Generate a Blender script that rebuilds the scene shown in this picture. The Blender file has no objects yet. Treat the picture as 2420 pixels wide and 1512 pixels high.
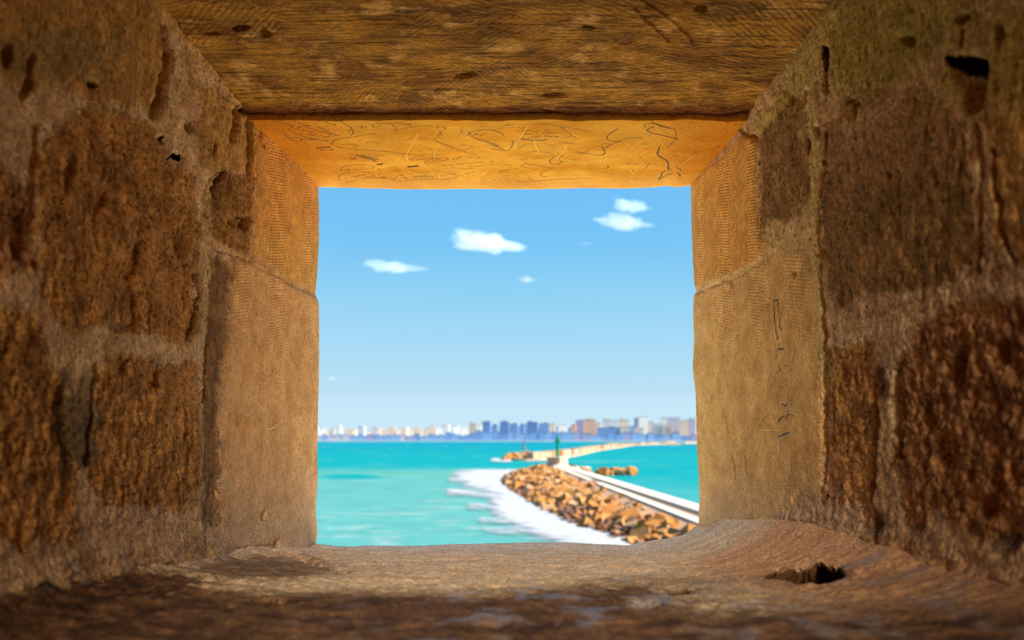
import bpy, bmesh, math, random
import numpy as np
from mathutils import Vector, Matrix, Euler

random.seed(7)
C = bpy.context.scene.collection
SC = bpy.context.scene

# ------------------------------------------------------------------ camera
F, CX, YH, CZ = 1700.0, 1210.0, 1031.0, 14.0      # focal length (px), axis column, horizon row, eye height above the sea
cam = bpy.data.cameras.new('camera')
cam.sensor_width = 36.0
cam.lens = F / 2420 * 36
cam.shift_y = (YH - 756) / 2420
cam.clip_start, cam.clip_end = 0.02, 20000
cam.dof.use_dof = True
cam.dof.focus_distance = 1.42
cam.dof.aperture_fstop = 3.5
camo = bpy.data.objects.new('camera', cam)
camo.location = (0, 0, CZ)
camo.rotation_euler = (math.pi / 2, 0, 0)
C.objects.link(camo)
SC.camera = camo

# ------------------------------------------------------------------ light
def lin(r, g, b):
    f = lambda c: (c / 255 / 12.92) if c / 255 <= 0.04045 else ((c / 255 + 0.055) / 1.055) ** 2.4
    return (f(r), f(g), f(b))

SUN_DIR = Vector((0.70, -0.22, 0.68)).normalized()
sun = bpy.data.lights.new('sun', 'SUN')
sun.energy = 9.0
sun.angle = math.radians(0.6)
sun.color = (1.0, 0.92, 0.78)
suno = bpy.data.objects.new('sun', sun)
suno.rotation_euler = (-SUN_DIR).to_track_quat('-Z', 'Y').to_euler()
suno.location = (60, -30, 90)
C.objects.link(suno)

# warm area light added behind the camera to lift the near walls
fill = bpy.data.lights.new('fill_area', 'AREA')
fill.energy = 20
fill.size = 0.7
fill.color = (1.0, 0.80, 0.52)
fillo = bpy.data.objects.new('fill_area', fill)
fillo.location = (0.15, -2.2, CZ + 0.75)
spot = bpy.data.lights.new('sill_fill_spot', 'SPOT')  # unseen spot added to brighten the sill
spot.energy = 300
spot.spot_size = math.radians(19)
spot.spot_blend = 0.9
spot.shadow_soft_size = 0.08
spot.color = (1.0, 0.90, 0.74)
spoto = bpy.data.objects.new('sill_fill_spot', spot)
spoto.location = (0.1, -2.3, CZ + 0.95)
spoto.rotation_euler = (Vector((0.0, 1.62, CZ - 0.16)) - spoto.location).to_track_quat('-Z', 'Y').to_euler()
C.objects.link(spoto)
fillo.rotation_euler = Vector((-0.05, 1.0, -0.28)).to_track_quat('-Z', 'Y').to_euler()
C.objects.link(fillo)

world = bpy.data.worlds.new('sky')
SC.world = world
world.use_nodes = True
wn = world.node_tree
wn.nodes.clear()
wo = wn.nodes.new('ShaderNodeOutputWorld')
bg = wn.nodes.new('ShaderNodeBackground')
tc = wn.nodes.new('ShaderNodeTexCoord')
sx = wn.nodes.new('ShaderNodeSeparateXYZ')
cr = wn.nodes.new('ShaderNodeValToRGB')
wn.links.new(tc.outputs['Generated'], sx.inputs[0])
wn.links.new(sx.outputs['Z'], cr.inputs[0])
wn.links.new(cr.outputs[0], bg.inputs[0])
wn.links.new(bg.outputs[0], wo.inputs[0])
stops = [(0.0, (198, 228, 244)), (0.06, (188, 224, 243)), (0.12, (170, 219, 246)), (0.19, (146, 210, 244)),
         (0.26, (120, 196, 245)), (0.34, (113, 190, 247)), (0.6, (92, 168, 236)), (1.0, (70, 140, 220))]
while len(cr.color_ramp.elements) < len(stops):
    cr.color_ramp.elements.new(0.5)
for e, (p, c) in zip(cr.color_ramp.elements, stops):
    e.position = p
    e.color = (*lin(*c), 1)
bg.inputs[1].default_value = 0.6

SC.view_settings.view_transform = 'Standard'
SC.view_settings.look = 'None'
SC.view_settings.gamma = 1.0
SC.view_settings.use_curve_mapping = False
SC.view_settings.exposure = 0.75
SC.cycles.use_denoising = True
SC.cycles.adaptive_threshold = 0.02
SC.cycles.max_bounces = 10
SC.cycles.diffuse_bounces = 7
SC.cycles.transparent_max_bounces = 12
SC.cycles.volume_bounces = 3

# ------------------------------------------------------------------ helpers: noise
_rng = np.random.default_rng(11)
_PERM = _rng.permutation(1024).astype(np.int64)
_ANG = _rng.random(1024) * 2 * np.pi
_GX, _GY = np.cos(_ANG), np.sin(_ANG)

def perlin(u, v, seed=0):
    u = np.asarray(u, float); v = np.asarray(v, float)
    iu = np.floor(u).astype(np.int64); iv = np.floor(v).astype(np.int64)
    fu = u - iu; fv = v - iv
    su = fu * fu * fu * (fu * (fu * 6 - 15) + 10); sv = fv * fv * fv * (fv * (fv * 6 - 15) + 10)
    def g(a, b):
        h = _PERM[(_PERM[(iu + a + seed * 37) & 1023] + iv + b + seed * 101) & 1023]
        return _GX[h] * (fu - a) + _GY[h] * (fv - b)
    n0 = g(0, 0) * (1 - su) + g(1, 0) * su
    n1 = g(0, 1) * (1 - su) + g(1, 1) * su
    return (n0 * (1 - sv) + n1 * sv) * 1.5

def fbm(u, v, octs=4, seed=0, gain=0.5):
    a, t, s = 1.0, 0.0, 0.0
    for k in range(octs):
        s = s + a * perlin(u * 2 ** k + 3.1 * k, v * 2 ** k - 1.7 * k, seed + k)
        t += a; a *= gain
    return s / t

def ridge(u, v, octs=3, seed=0):
    a, t, s = 1.0, 0.0, 0.0
    for k in range(octs):
        s = s + a * (1 - np.abs(perlin(u * 2 ** k, v * 2 ** k, seed + k)) * 2)
        t += a; a *= 0.5
    return s / t

def sstep(e0, e1, x):
    t = np.clip((x - e0) / (e1 - e0), 0, 1)
    return t * t * (3 - 2 * t)

def poly_sd(px, py, poly):
    """signed distance to a polygon, negative inside"""
    n = len(poly)
    d = np.full(np.shape(px), 1e9); ins = np.zeros(np.shape(px), bool)
    for i in range(n):
        (x0, y0), (x1, y1) = poly[i], poly[(i + 1) % n]
        ex, ey = x1 - x0, y1 - y0
        t = np.clip(((px - x0) * ex + (py - y0) * ey) / (ex * ex + ey * ey + 1e-9), 0, 1)
        d = np.minimum(d, np.hypot(px - x0 - t * ex, py - y0 - t * ey))
        cond = ((y0 <= py) != (y1 <= py))
        xi = x0 + (py - y0) * ex / (ey if abs(ey) > 1e-9 else 1e-9)
        ins ^= cond & (px < xi)
    return np.where(ins, -d, d)

def line_d(px, py, pts):
    d = np.full(np.shape(px), 1e9)
    for (x0, y0), (x1, y1) in zip(pts[:-1], pts[1:]):
        ex, ey = x1 - x0, y1 - y0
        t = np.clip(((px - x0) * ex + (py - y0) * ey) / (ex * ex + ey * ey + 1e-9), 0, 1)
        d = np.minimum(d, np.hypot(px - x0 - t * ex, py - y0 - t * ey))
    return d

# ------------------------------------------------------------------ helpers: objects
def tag(o, label=None, cat=None, group=None, kind=None):
    if label: o['label'] = label
    if cat: o['category'] = cat
    if group: o['group'] = group
    if kind: o['kind'] = kind
    return o

def empty(name, loc, label, cat, group=None, rz=0.0):
    o = bpy.data.objects.new(name, None)
    o.location = loc; o.rotation_euler = (0, 0, rz); o.empty_display_size = 0.2
    C.objects.link(o)
    return tag(o, label, cat, group)

def link(name, me, mat=None, parent=None):
    if mat is not None and not me.materials:
        me.materials.append(mat)
    o = bpy.data.objects.new(name, me)
    C.objects.link(o)
    if parent is not None: o.parent = parent
    return o

def np_mesh(name, V, Q, col=None, aux=None, smooth=True):
    me = bpy.data.meshes.new(name)
    V = np.ascontiguousarray(V, np.float32); Q = np.ascontiguousarray(Q, np.int32)
    k = Q.shape[1]
    me.vertices.add(len(V)); me.vertices.foreach_set('co', V.ravel())
    me.loops.add(Q.size); me.loops.foreach_set('vertex_index', Q.ravel())
    me.polygons.add(len(Q))
    me.polygons.foreach_set('loop_start', np.arange(0, Q.size, k, dtype=np.int32))
    me.polygons.foreach_set('loop_total', np.full(len(Q), k, np.int32))
    me.polygons.foreach_set('use_smooth', np.full(len(Q), smooth, bool))
    for nm, a in (('Col', col), ('Aux', aux)):
        if a is not None:
            at = me.attributes.new(nm, 'FLOAT_COLOR', 'POINT')
            at.data.foreach_set('color', np.ascontiguousarray(np.concatenate([a, np.ones((len(a), 1))], 1), np.float32).ravel())
    me.update(calc_edges=True)
    me.validate()
    return me

def grid_quads(n, m, flip=False):
    i = np.arange((n - 1) * (m - 1)); r, c = i // (m - 1), i % (m - 1)
    a = r * m + c
    q = np.stack([a, a + 1, a + m + 1, a + m], 1)
    return q[:, ::-1] if flip else q

def sub_mesh(name, V, Q, sel, col, aux, back=None):
    """the faces sel of a grid as their own mesh; back = vector by which the rim is carried into the wall (the depth of the stone)"""
    q = Q[sel]
    used, inv = np.unique(q, return_inverse=True)
    q2 = inv.reshape(q.shape)
    v, c, a = V[used], col[used], aux[used]
    if back is not None:
        e = np.concatenate([q2[:, [0, 1]], q2[:, [1, 2]], q2[:, [2, 3]], q2[:, [3, 0]]])
        key = np.sort(e, 1); key = key[:, 0] * len(v) + key[:, 1]
        _, first, cnt = np.unique(key, return_index=True, return_counts=True)
        b = e[first[cnt == 1]]
        rim, rinv = np.unique(b, return_inverse=True)
        rb = rinv.reshape(b.shape) + len(v)
        v = np.concatenate([v, v[rim] + np.asarray(back)]); c = np.concatenate([c, c[rim]]); a = np.concatenate([a, a[rim]])
        q2 = np.concatenate([q2, np.stack([b[:, 1], b[:, 0], rb[:, 0], rb[:, 1]], 1)])
    return np_mesh(name, v, q2, c, a)

def bm_mesh(name, bm, smooth=False):
    me = bpy.data.meshes.new(name)
    bm.normal_update(); bm.to_mesh(me); bm.free()
    if smooth:
        me.polygons.foreach_set('use_smooth', [True] * len(me.polygons))
    return me

def add_box(bm, x0, x1, y0, y1, z0, z1, M=None):
    vs = [bm.verts.new(p) for p in ((x0, y0, z0), (x1, y0, z0), (x1, y1, z0), (x0, y1, z0), (x0, y0, z1), (x1, y0, z1), (x1, y1, z1), (x0, y1, z1))]
    if M is not None:
        for v in vs: v.co = M @ v.co
    for f in ((0, 3, 2, 1), (4, 5, 6, 7), (0, 1, 5, 4), (1, 2, 6, 5), (2, 3, 7, 6), (3, 0, 4, 7)):
        bm.faces.new([vs[i] for i in f])

def box_mesh(name, x0, x1, y0, y1, z0, z1):
    bm = bmesh.new(); add_box(bm, x0, x1, y0, y1, z0, z1)
    return bm_mesh(name, bm)

def lathe(name, prof, seg=12):
    bm = bmesh.new(); rings = []
    for r, z in prof:
        rings.append([bm.verts.new((r * math.cos(2 * math.pi * k / seg), r * math.sin(2 * math.pi * k / seg), z)) for k in range(seg)])
    for a, b in zip(rings[:-1], rings[1:]):
        for k in range(seg): bm.faces.new((a[k], a[(k + 1) % seg], b[(k + 1) % seg], b[k]))
    bm.faces.new(rings[0][::-1]); bm.faces.new(rings[-1])
    return bm_mesh(name, bm)

# ------------------------------------------------------------------ helpers: materials
def new_mat(name):
    m = bpy.data.materials.new(name); m.use_nodes = True
    nt = m.node_tree
    return m, nt, nt.nodes['Principled BSDF'], nt.nodes['Material Output']

class N:
    """short node builder"""
    def __init__(s, nt): s.nt = nt
    def n(s, t, **kw):
        nd = s.nt.nodes.new(t)
        for k, v in kw.items(): setattr(nd, k, v)
        return nd
    def l(s, a, b): s.nt.links.new(a, b)
    def val(s, sock, v):
        if hasattr(v, 'is_output') or isinstance(v, bpy.types.NodeSocket): s.l(v, sock)
        else: sock.default_value = v
    def math(s, op, a, b=0.0, c=None, clamp=False):
        nd = s.n('ShaderNodeMath', operation=op); nd.use_clamp = clamp
        s.val(nd.inputs[0], a); s.val(nd.inputs[1], b)
        if c is not None: s.val(nd.inputs[2], c)
        return nd.outputs[0]
    def mix(s, fac, a, b, mode='MIX'):
        nd = s.n('ShaderNodeMix', data_type='RGBA', blend_type=mode)
        s.val(nd.inputs[0], fac); s.val(nd.inputs[6], a); s.val(nd.inputs[7], b)
        return nd.outputs[2]
    def noise(s, vec, scale, detail=4.0, rough=0.55, dist=0.0):
        nd = s.n('ShaderNodeTexNoise'); s.l(vec, nd.inputs['Vector'])
        nd.inputs['Scale'].default_value = scale; nd.inputs['Detail'].default_value = detail
        nd.inputs['Roughness'].default_value = rough; nd.inputs['Distortion'].default_value = dist
        return nd.outputs[0]
    def mapping(s, vec, scale=(1, 1, 1), rot=(0, 0, 0)):
        nd = s.n('ShaderNodeMapping'); s.l(vec, nd.inputs[0])
        nd.inputs['Scale'].default_value = scale; nd.inputs['Rotation'].default_value = rot
        return nd.outputs[0]
    def ramp(s, fac, stops):
        nd = s.n('ShaderNodeValToRGB'); s.l(fac, nd.inputs[0])
        while len(nd.color_ramp.elements) < len(stops): nd.color_ramp.elements.new(0.5)
        for e, (p, c) in zip(nd.color_ramp.elements, stops):
            e.position = p; e.color = (c, c, c, 1) if isinstance(c, (int, float)) else (*c, 1)
        return nd.outputs[0]

def flat_mat(name, rgb, rough=0.85, var=0.12, scale=1.0, metal=0.0, k_=1.0):
    m, nt, b, out = new_mat(name)
    k = N(nt); tcd = k.n('ShaderNodeTexCoord')
    f = k.noise(tcd.outputs['Object'], scale, 3)
    c = tuple(k_ * q for q in lin(*rgb))
    lo = tuple(x * (1 - var) for x in c); hi = tuple(min(1, x * (1 + var)) for x in c)
    k.l(k.mix(f, (*lo, 1), (*hi, 1)), b.inputs['Base Color'])
    b.inputs['Roughness'].default_value = rough; b.inputs['Metallic'].default_value = metal
    b.inputs['Specular IOR Level'].default_value = 0.2
    return m

def stone_mat(name, axes, mode):
    """weathered sandstone. Col = stone colour, Aux.r = tool marks, Aux.g = polish, Aux.b = coarse grain"""
    m, nt, b, out = new_mat(name)
    k = N(nt); tcd = k.n('ShaderNodeTexCoord'); P = tcd.outputs['Object']
    sep = k.n('ShaderNodeSeparateXYZ'); k.l(P, sep.inputs[0])
    U = sep.outputs[axes[0]]; V = sep.outputs[axes[1]]
    ca = k.n('ShaderNodeAttribute', attribute_name='Col'); aa = k.n('ShaderNodeAttribute', attribute_name='Aux')
    sa = k.n('ShaderNodeSeparateColor'); k.l(aa.outputs['Color'], sa.inputs[0])
    tool, polish, grain = sa.outputs[0], sa.outputs[1], sa.outputs[2]
    # stretched streak coordinates: vertical on walls, across on the ceiling
    st = {'wall': (1, 1, 0.3), 'ceiling': (0.3, 1, 1), 'lintel': (0.3, 1, 1), 'floor': (0.7, 1, 1)}[mode]
    Ps = k.mapping(P, st)
    n_fine = k.noise(P, 420, 3, 0.6)
    n_mid = k.noise(P, 95, 4, 0.6)
    n_str = k.noise(Ps, 230, 4, 0.62)
    n_big = k.noise(P, 16, 4, 0.6)
    if mode == 'wall':
        n_iso = k.noise(k.mapping(P, (1, 1, 0.8)), 170, 5, 0.68)
        mxs = k.n('ShaderNodeMix'); k.l(tool, mxs.inputs[0]); k.l(n_iso, mxs.inputs[2]); k.l(n_str, mxs.inputs[3]); n_str = mxs.outputs[0]
    # chisel marks
    wob = k.noise(P, 24, 2, 0.5)
    if mode == 'wall':
        pp = k.math('PINGPONG', k.math('ADD', U, k.math('MULTIPLY', wob, 0.05)), 0.085)
        v = k.math('ADD', V, k.math('MULTIPLY', pp, 0.26))
        v = k.math('ADD', v, k.math('MULTIPLY', wob, 0.006))
        per = 0.0058
    else:
        vo = k.n('ShaderNodeTexVoronoi'); k.l(k.mapping(P, (0.6, 1, 1)), vo.inputs['Vector']); vo.inputs['Scale'].default_value = 9
        sc_ = k.n('ShaderNodeSeparateColor'); k.l(vo.outputs['Color'], sc_.inputs[0])
        ang = k.math('MULTIPLY', k.math('SUBTRACT', sc_.outputs[0], 0.5), 2.0)
        v = k.math('ADD', k.math('MULTIPLY', V, k.math('COSINE', ang)), k.math('MULTIPLY', U, k.math('SINE', ang)))
        v = k.math('ADD', v, k.math('MULTIPLY', wob, 0.005))
        per = 0.0085
    wave = k.math('SINE', k.math('MULTIPLY', v, 2 * math.pi / per))
    wave = k.math('MULTIPLY_ADD', wave, 0.5, 0.5)
    if mode == 'wall':
        wave = k.math('POWER', wave, 1.6)
        patch = k.ramp(n_mid, [(0.35, 0.2), (0.6, 1.0)])
    else:
        wave = k.math('SUBTRACT', k.math('POWER', wave, 0.35), 0.45)
        patch = k.math('MULTIPLY', k.ramp(n_mid, [(0.35, 0.1), (0.62, 1.0)]), k.ramp(k.noise(P, 9, 3, 0.6), [(0.38, 0.15), (0.54, 1.0)]))
    wave = k.math('MULTIPLY', wave, k.math('MULTIPLY', patch, tool))
    if mode == 'ceiling':
        nl = k.noise(k.mapping(P, (0.045, 1, 1), (0, 0, 0.03)), 150, 3, 0.6)
        gro = k.math('MULTIPLY', k.ramp(nl, [(0.38, 1.0), (0.46, 0.0)]), k.ramp(k.noise(P, 7, 3, 0.6), [(0.34, 0.1), (0.5, 1.0)]))
    else:
        gro = None
    # colour: the stone's own mottling
    col = ca.outputs['Color']
    f1 = k.ramp(n_str, [(0.32, 0.55), (0.5, 1.0), (0.70, 1.3)])
    f2 = k.ramp(n_fine, [(0.32, 0.42), (0.52, 1.04), (0.7, 1.4)])
    vp = k.n('ShaderNodeTexVoronoi'); k.l(k.mapping(P, (1, 1, 0.7)), vp.inputs['Vector']); vp.inputs['Scale'].default_value = 190
    pore = k.ramp(k.math('ADD', vp.outputs['Distance'], k.math('MULTIPLY', k.math('SUBTRACT', n_mid, 0.5), 1.3)), [(0.10, 0.38), (0.30, 1.0)])
    f3 = k.ramp(n_big, [(0.3, 0.8), (0.7, 1.12)])
    col = k.mix({'lintel': 0.25}.get(mode, 1.0), col, f1, 'MULTIPLY'); col = k.mix(k.math('MULTIPLY_ADD', grain, 0.6, 0.3), col, f2, 'MULTIPLY'); col = k.mix(0.8, col, f3, 'MULTIPLY'); col = k.mix(grain, col, pore, 'MULTIPLY')
    pale = k.mix(0.35, col, (0.78, 0.60, 0.38, 1))
    col = k.mix(k.math('MULTIPLY', wave, 0.6 if mode == 'wall' else 0.9), col, pale)
    if gro is not None: col = k.mix(k.math('MULTIPLY', gro, 0.6), col, (0.05, 0.022, 0.008, 1))
    k.l(col, b.inputs['Base Color'])
    h = k.math('MULTIPLY_ADD', n_str, 1.4, k.math('MULTIPLY', n_fine, k.math('MULTIPLY_ADD', grain, 1.1, 0.25)))
    h = k.math('MULTIPLY_ADD', n_mid, k.math('MULTIPLY_ADD', grain, 2.2, 0.5), h)
    h = k.math('MULTIPLY_ADD', wave, 1.5, h)
    if gro is not None: h = k.math('MULTIPLY_ADD', gro, -1.5, h)
    bp = k.n('ShaderNodeBump'); bp.inputs['Strength'].default_value = {'lintel': 0.35}.get(mode, 0.9); bp.inputs['Distance'].default_value = 0.0016
    k.l(h, bp.inputs['Height']); k.l(bp.outputs[0], b.inputs['Normal'])
    k.l(k.math('MULTIPLY_ADD', polish, -0.55, 0.93), b.inputs['Roughness'])
    k.l(k.math('MULTIPLY_ADD', polish, 0.6, 0.12), b.inputs['Specular IOR Level'])
    return m

M_WALL = stone_mat('stone_wall', (1, 2), 'wall')
M_CEIL = stone_mat('stone_ceiling', (0, 1), 'ceiling')
M_LINT = stone_mat('stone_lintel', (0, 1), 'lintel')
M_FLOOR = stone_mat('stone_floor', (0, 1), 'floor')

# ------------------------------------------------------------------ the embrasure: base surfaces
D_OUT = 1.7
def depths(step, near=0.5):
    q = np.arange(1 / D_OUT, 1 / near + 1e-6, step)
    d = 1 / q[::-1]; d[-1] = D_OUT
    return np.concatenate([np.linspace(-0.62, near - 0.02, 24), d, [D_OUT + 0.004, D_OUT + 0.006]])

EDGE_L = [(440, 748), (500, 750), (560, 750), (640, 746), (685, 742), (697, 744), (720, 750), (800, 750), (880, 750), (950, 748), (1050, 746), (1130, 747), (1180, 744), (1220, 742), (1228, 745), (1262, 746), (1290, 742)]
EDGE_R = [(430, 1636), (470, 1637), (520, 1638), (600, 1641), (660, 1644), (688, 1647), (700, 1643), (740, 1642), (800, 1644), (870, 1641), (930, 1648), (1000, 1650), (1060, 1651), (1120, 1655), (1180, 1657), (1220, 1655), (1290, 1655)]
EDGE_T = [(700, 440), (748, 440), (860, 443), (960, 446), (1100, 445), (1250, 446), (1330, 444), (1400, 443), (1480, 444), (1550, 441), (1575, 438), (1600, 441), (1637, 436), (1700, 436)]
EDGE_B = [(700, 1285), (742, 1285), (765, 1287), (790, 1290), (830, 1292), (870, 1289), (900, 1290), (1000, 1290), (1060, 1286), (1100, 1286), (1250, 1282), (1330, 1281), (1420, 1286), (1490, 1289), (1510, 1282), (1545, 1277), (1580, 1272), (1612, 1264), (1630, 1255), (1643, 1245), (1700, 1225)]

def interp(tab, x):
    t = np.array(tab, float)
    return np.interp(x, t[:, 0], t[:, 1])

def XL(D, Z):
    py = YH - Z * 1000
    e = (interp(EDGE_L, py) - CX) / 1000
    f = sstep(0.0, 0.16, D_OUT - D)
    base = -0.462 - 0.032 * sstep(0.0, 0.45, D_OUT - D)
    return e * (1 - f) + (base + (e + 0.462) * 0) * f

def XR(D, Z):
    py = YH - Z * 1000
    e = (interp(EDGE_R, py) - CX) / 1000
    f = sstep(0.0, 0.16, D_OUT - D)
    base = 0.434 + 0.02 * np.clip((0.1 - Z) / 0.35, -0.4, 1) + 0.022 * sstep(0.0, 0.6, D_OUT - D)
    base = base * 1.0
    return e * (1 - f) + base * f

STEP_D = 1.345
def lintel_z(D, X):
    e = (YH - interp(EDGE_T, CX + X * 1000)) / 1000
    f = sstep(0.0, 0.10, D_OUT - D)
    return e * (1 - f) + 0.5905 * f + 0.0011 * fbm(X / 0.06, D / 0.06, 3, 71)

def ceil_z(D, X):
    return 0.607 + 0.004 * fbm(X / 0.14, D / 0.12, 3, 72) + 0.0022 * ridge(X / 0.05, D / 0.02, 3, 73) * sstep(-0.5, 0.4, fbm(X / 0.1, D / 0.1, 2, 74))

def floor_z(D, X):
    e = (YH - interp(EDGE_B, CX + X * 1000)) / 1000
    f = sstep(0.0, 0.22, D_OUT - D)
    dl = X + 0.49; dr = 0.45 - X
    base = -0.257 + 0.09 * (D_OUT - np.minimum(D, D_OUT))
    base = base + 0.020 * np.exp(-np.clip(dl, 0, 9) / 0.035) + (0.024 + 0.046 * sstep(0.6, 1.15, D)) * np.clip(1 - np.clip(dr, 0, 9) / 0.17, 0, 1) ** 2.2
    return e * (1 - f) + base * f

# ---- carving: lists in the picture's rows and columns, turned into places on the stone
def carve(px, py, U, V, holes, cracks, seed):
    wx = 7 * fbm(U / 0.035, V / 0.035, 3, seed); wy = 7 * fbm(U / 0.035, V / 0.035, 3, seed + 5)
    qx, qy = px + wx, py + wy
    h = np.zeros(px.shape)
    for (cx, cy, rx, ry, ang, dep) in holes:
        a = math.radians(ang); dx, dy = qx - cx, qy - cy
        u = (dx * math.cos(a) + dy * math.sin(a)) / rx; v = (-dx * math.sin(a) + dy * math.cos(a)) / ry
        h = np.maximum(h, dep * sstep(1.2, 0.62, np.hypot(u, v)))
    for (pts, w, dep) in cracks:
        ww = w * (1 + 0.6 * fbm(U / 0.02, V / 0.02, 2, seed + 9))
        m = sstep(1.0, 0.25, line_d(qx, qy, pts) / np.maximum(ww, 0.5)) * dep
        h = np.where(dep > 0, np.maximum(h, m), h + m)
    return h

def blocks_of(px, py, U, V, polys, seed, jit=20):
    fr = np.clip((np.abs(px - CX) - 430) / 250, 0.25, 1.3)
    wx = jit * fr * fbm(U / 0.035, V / 0.035, 5, seed, 0.62); wy = jit * fr * fbm(U / 0.035, V / 0.035, 5, seed + 4, 0.62)
    lab = np.zeros(px.shape, int); sd = np.full(px.shape, 60.0)
    for i, (poly, style) in enumerate(polys, 1):
        s = poly_sd(px + wx, py + wy, poly)
        lab = np.where((s < 0) & (lab == 0), i, lab)
        sd = np.minimum(sd, s)
    return lab, sd

# styles: two stone colours, relief height, tool marks, coarse grain, how far it stands proud
STY = {
    'mortar':  (lin(228, 194, 152), lin(190, 148, 106), 0.0038, 0.0, 0.9, 0.000),
    'mortar_olive': (lin(192, 164, 104), lin(150, 120, 66), 0.0034, 0.0, 0.9, 0.000),
    'eroded':  (lin(216, 160, 96), lin(158, 110, 62), 0.0068, 0.0, 1.0, -0.002),
    'eroded_dark': (lin(200, 146, 98), lin(140, 96, 62), 0.0076, 0.0, 1.0, -0.004),
    'rough':   (lin(184, 136, 78), lin(134, 92, 50), 0.0075, 0.1, 0.9, 0.001),
    'pitted':  (lin(174, 134, 82), lin(134, 100, 60), 0.0045, 0.1, 1.0, 0.000),
    'jamb_warm': (lin(236, 182, 94), lin(212, 152, 66), 0.0012, 1.0, 0.25, 0.003),
    'jamb_pale': (lin(242, 194, 130), lin(214, 158, 96), 0.0016, 0.65, 0.3, 0.003),
    'jamb_olive': (lin(242, 200, 128), lin(214, 166, 96), 0.0016, 0.7, 0.3, 0.003),
    'streaked': (lin(164, 122, 76), lin(116, 82, 50), 0.0048, 0.2, 0.6, -0.004),
    'plain':   (lin(204, 158, 94), lin(168, 124, 68), 0.0040, 0.0, 0.6, 0.002),
}

def relief(U, V, amp, seed):
    w = fbm(U / 0.06, V / 0.09, 2, seed)
    a = ridge(U / 0.025 + w, V / 0.040 + 0.8 * w, 3, seed + 1) - 0.45
    c = fbm(U / 0.017, V / 0.023, 4, seed + 6, 0.6)
    g = fbm(U / 0.0055, V / 0.0075, 2, seed + 8)
    big = fbm(U / 0.13, V / 0.16, 2, seed + 3)
    return amp * (0.62 * a + 0.95 * c + 0.5 * g + 0.75 * big)

def style_fields(lab, polys, base_style, U, V, sd, seed):
    n = lab.shape
    col = np.zeros(n + (3,)); aux = np.zeros(n + (3,)); h = np.zeros(n); amp = np.zeros(n)
    t = sstep(-0.45, 0.45, fbm(U / 0.035, V / 0.05, 4, seed, 0.6))
    for i, st in [(0, base_style)] + [(i, s) for i, (_, s) in enumerate(polys, 1)]:
        ca, cb, a, tool, grain, proud = STY[st]
        m = lab == i
        for c in range(3): col[..., c] = np.where(m, ca[c] * (1 - t) + cb[c] * t, col[..., c])
        aux[..., 0] = np.where(m, tool, aux[..., 0]); aux[..., 2] = np.where(m, grain, aux[..., 2])
        amp = np.where(m, a, amp); h = np.where(m, proud, h)
    return col, aux, h, amp

def blur(a, it=2):
    for _ in range(it):
        b = np.pad(a, 1, mode='edge')
        a = (b[1:-1, 1:-1] * 4 + b[:-2, 1:-1] * 2 + b[2:, 1:-1] * 2 + b[1:-1, :-2] * 2 + b[1:-1, 2:] * 2
             + b[:-2, :-2] + b[2:, 2:] + b[:-2, 2:] + b[2:, :-2]) / 16
    return a

SURF = {}

def cavity(parent, V, Q, mask, into, deep, mat):
    """a real hole: the faces under mask are gone and a hollow widens behind them"""
    q = Q[mask]
    if len(q) < 4: return
    e = np.concatenate([q[:, [0, 1]], q[:, [1, 2]], q[:, [2, 3]], q[:, [3, 0]]])
    key = np.sort(e, 1); key = key[:, 0].astype(np.int64) * len(V) + key[:, 1]
    _, first, cnt = np.unique(key, return_index=True, return_counts=True)
    b = e[first[cnt == 1]]
    rim, inv = np.unique(b, return_inverse=True); inv = inv.reshape(b.shape)
    r0 = V[rim]; ctr = r0.mean(0); into = np.asarray(into, float)
    rings = [r0, r0 + into * deep * 0.03, ctr + (r0 - ctr) * 1.9 + into * deep * 0.2, ctr + (r0 - ctr) * 1.8 + into * deep, np.repeat((ctr + into * deep * 1.05)[None], len(rim), 0)]
    n = len(rim)
    qq = np.concatenate([np.stack([inv[:, 0] + i * n, inv[:, 1] + i * n, inv[:, 1] + (i + 1) * n, inv[:, 0] + (i + 1) * n], 1) for i in range(4)])
    vv = np.concatenate(rings)
    col = np.repeat(np.array([lin(120, 84, 52)]), len(vv), 0); aux = np.repeat(np.array([[0, 0, 0.8]]), len(vv), 0)
    link('cavity', np_mesh('cavity', vv, qq, col, aux), mat, parent)

def void_masks(px, py, U, V, polys, seed):
    wx = 5 * fbm(U / 0.02, V / 0.02, 3, seed); wy = 5 * fbm(U / 0.02, V / 0.02, 3, seed + 3)
    return [(poly_sd(px + wx, py + wy, p) < 0)[:-1, :-1].ravel() for p in polys]

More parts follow.
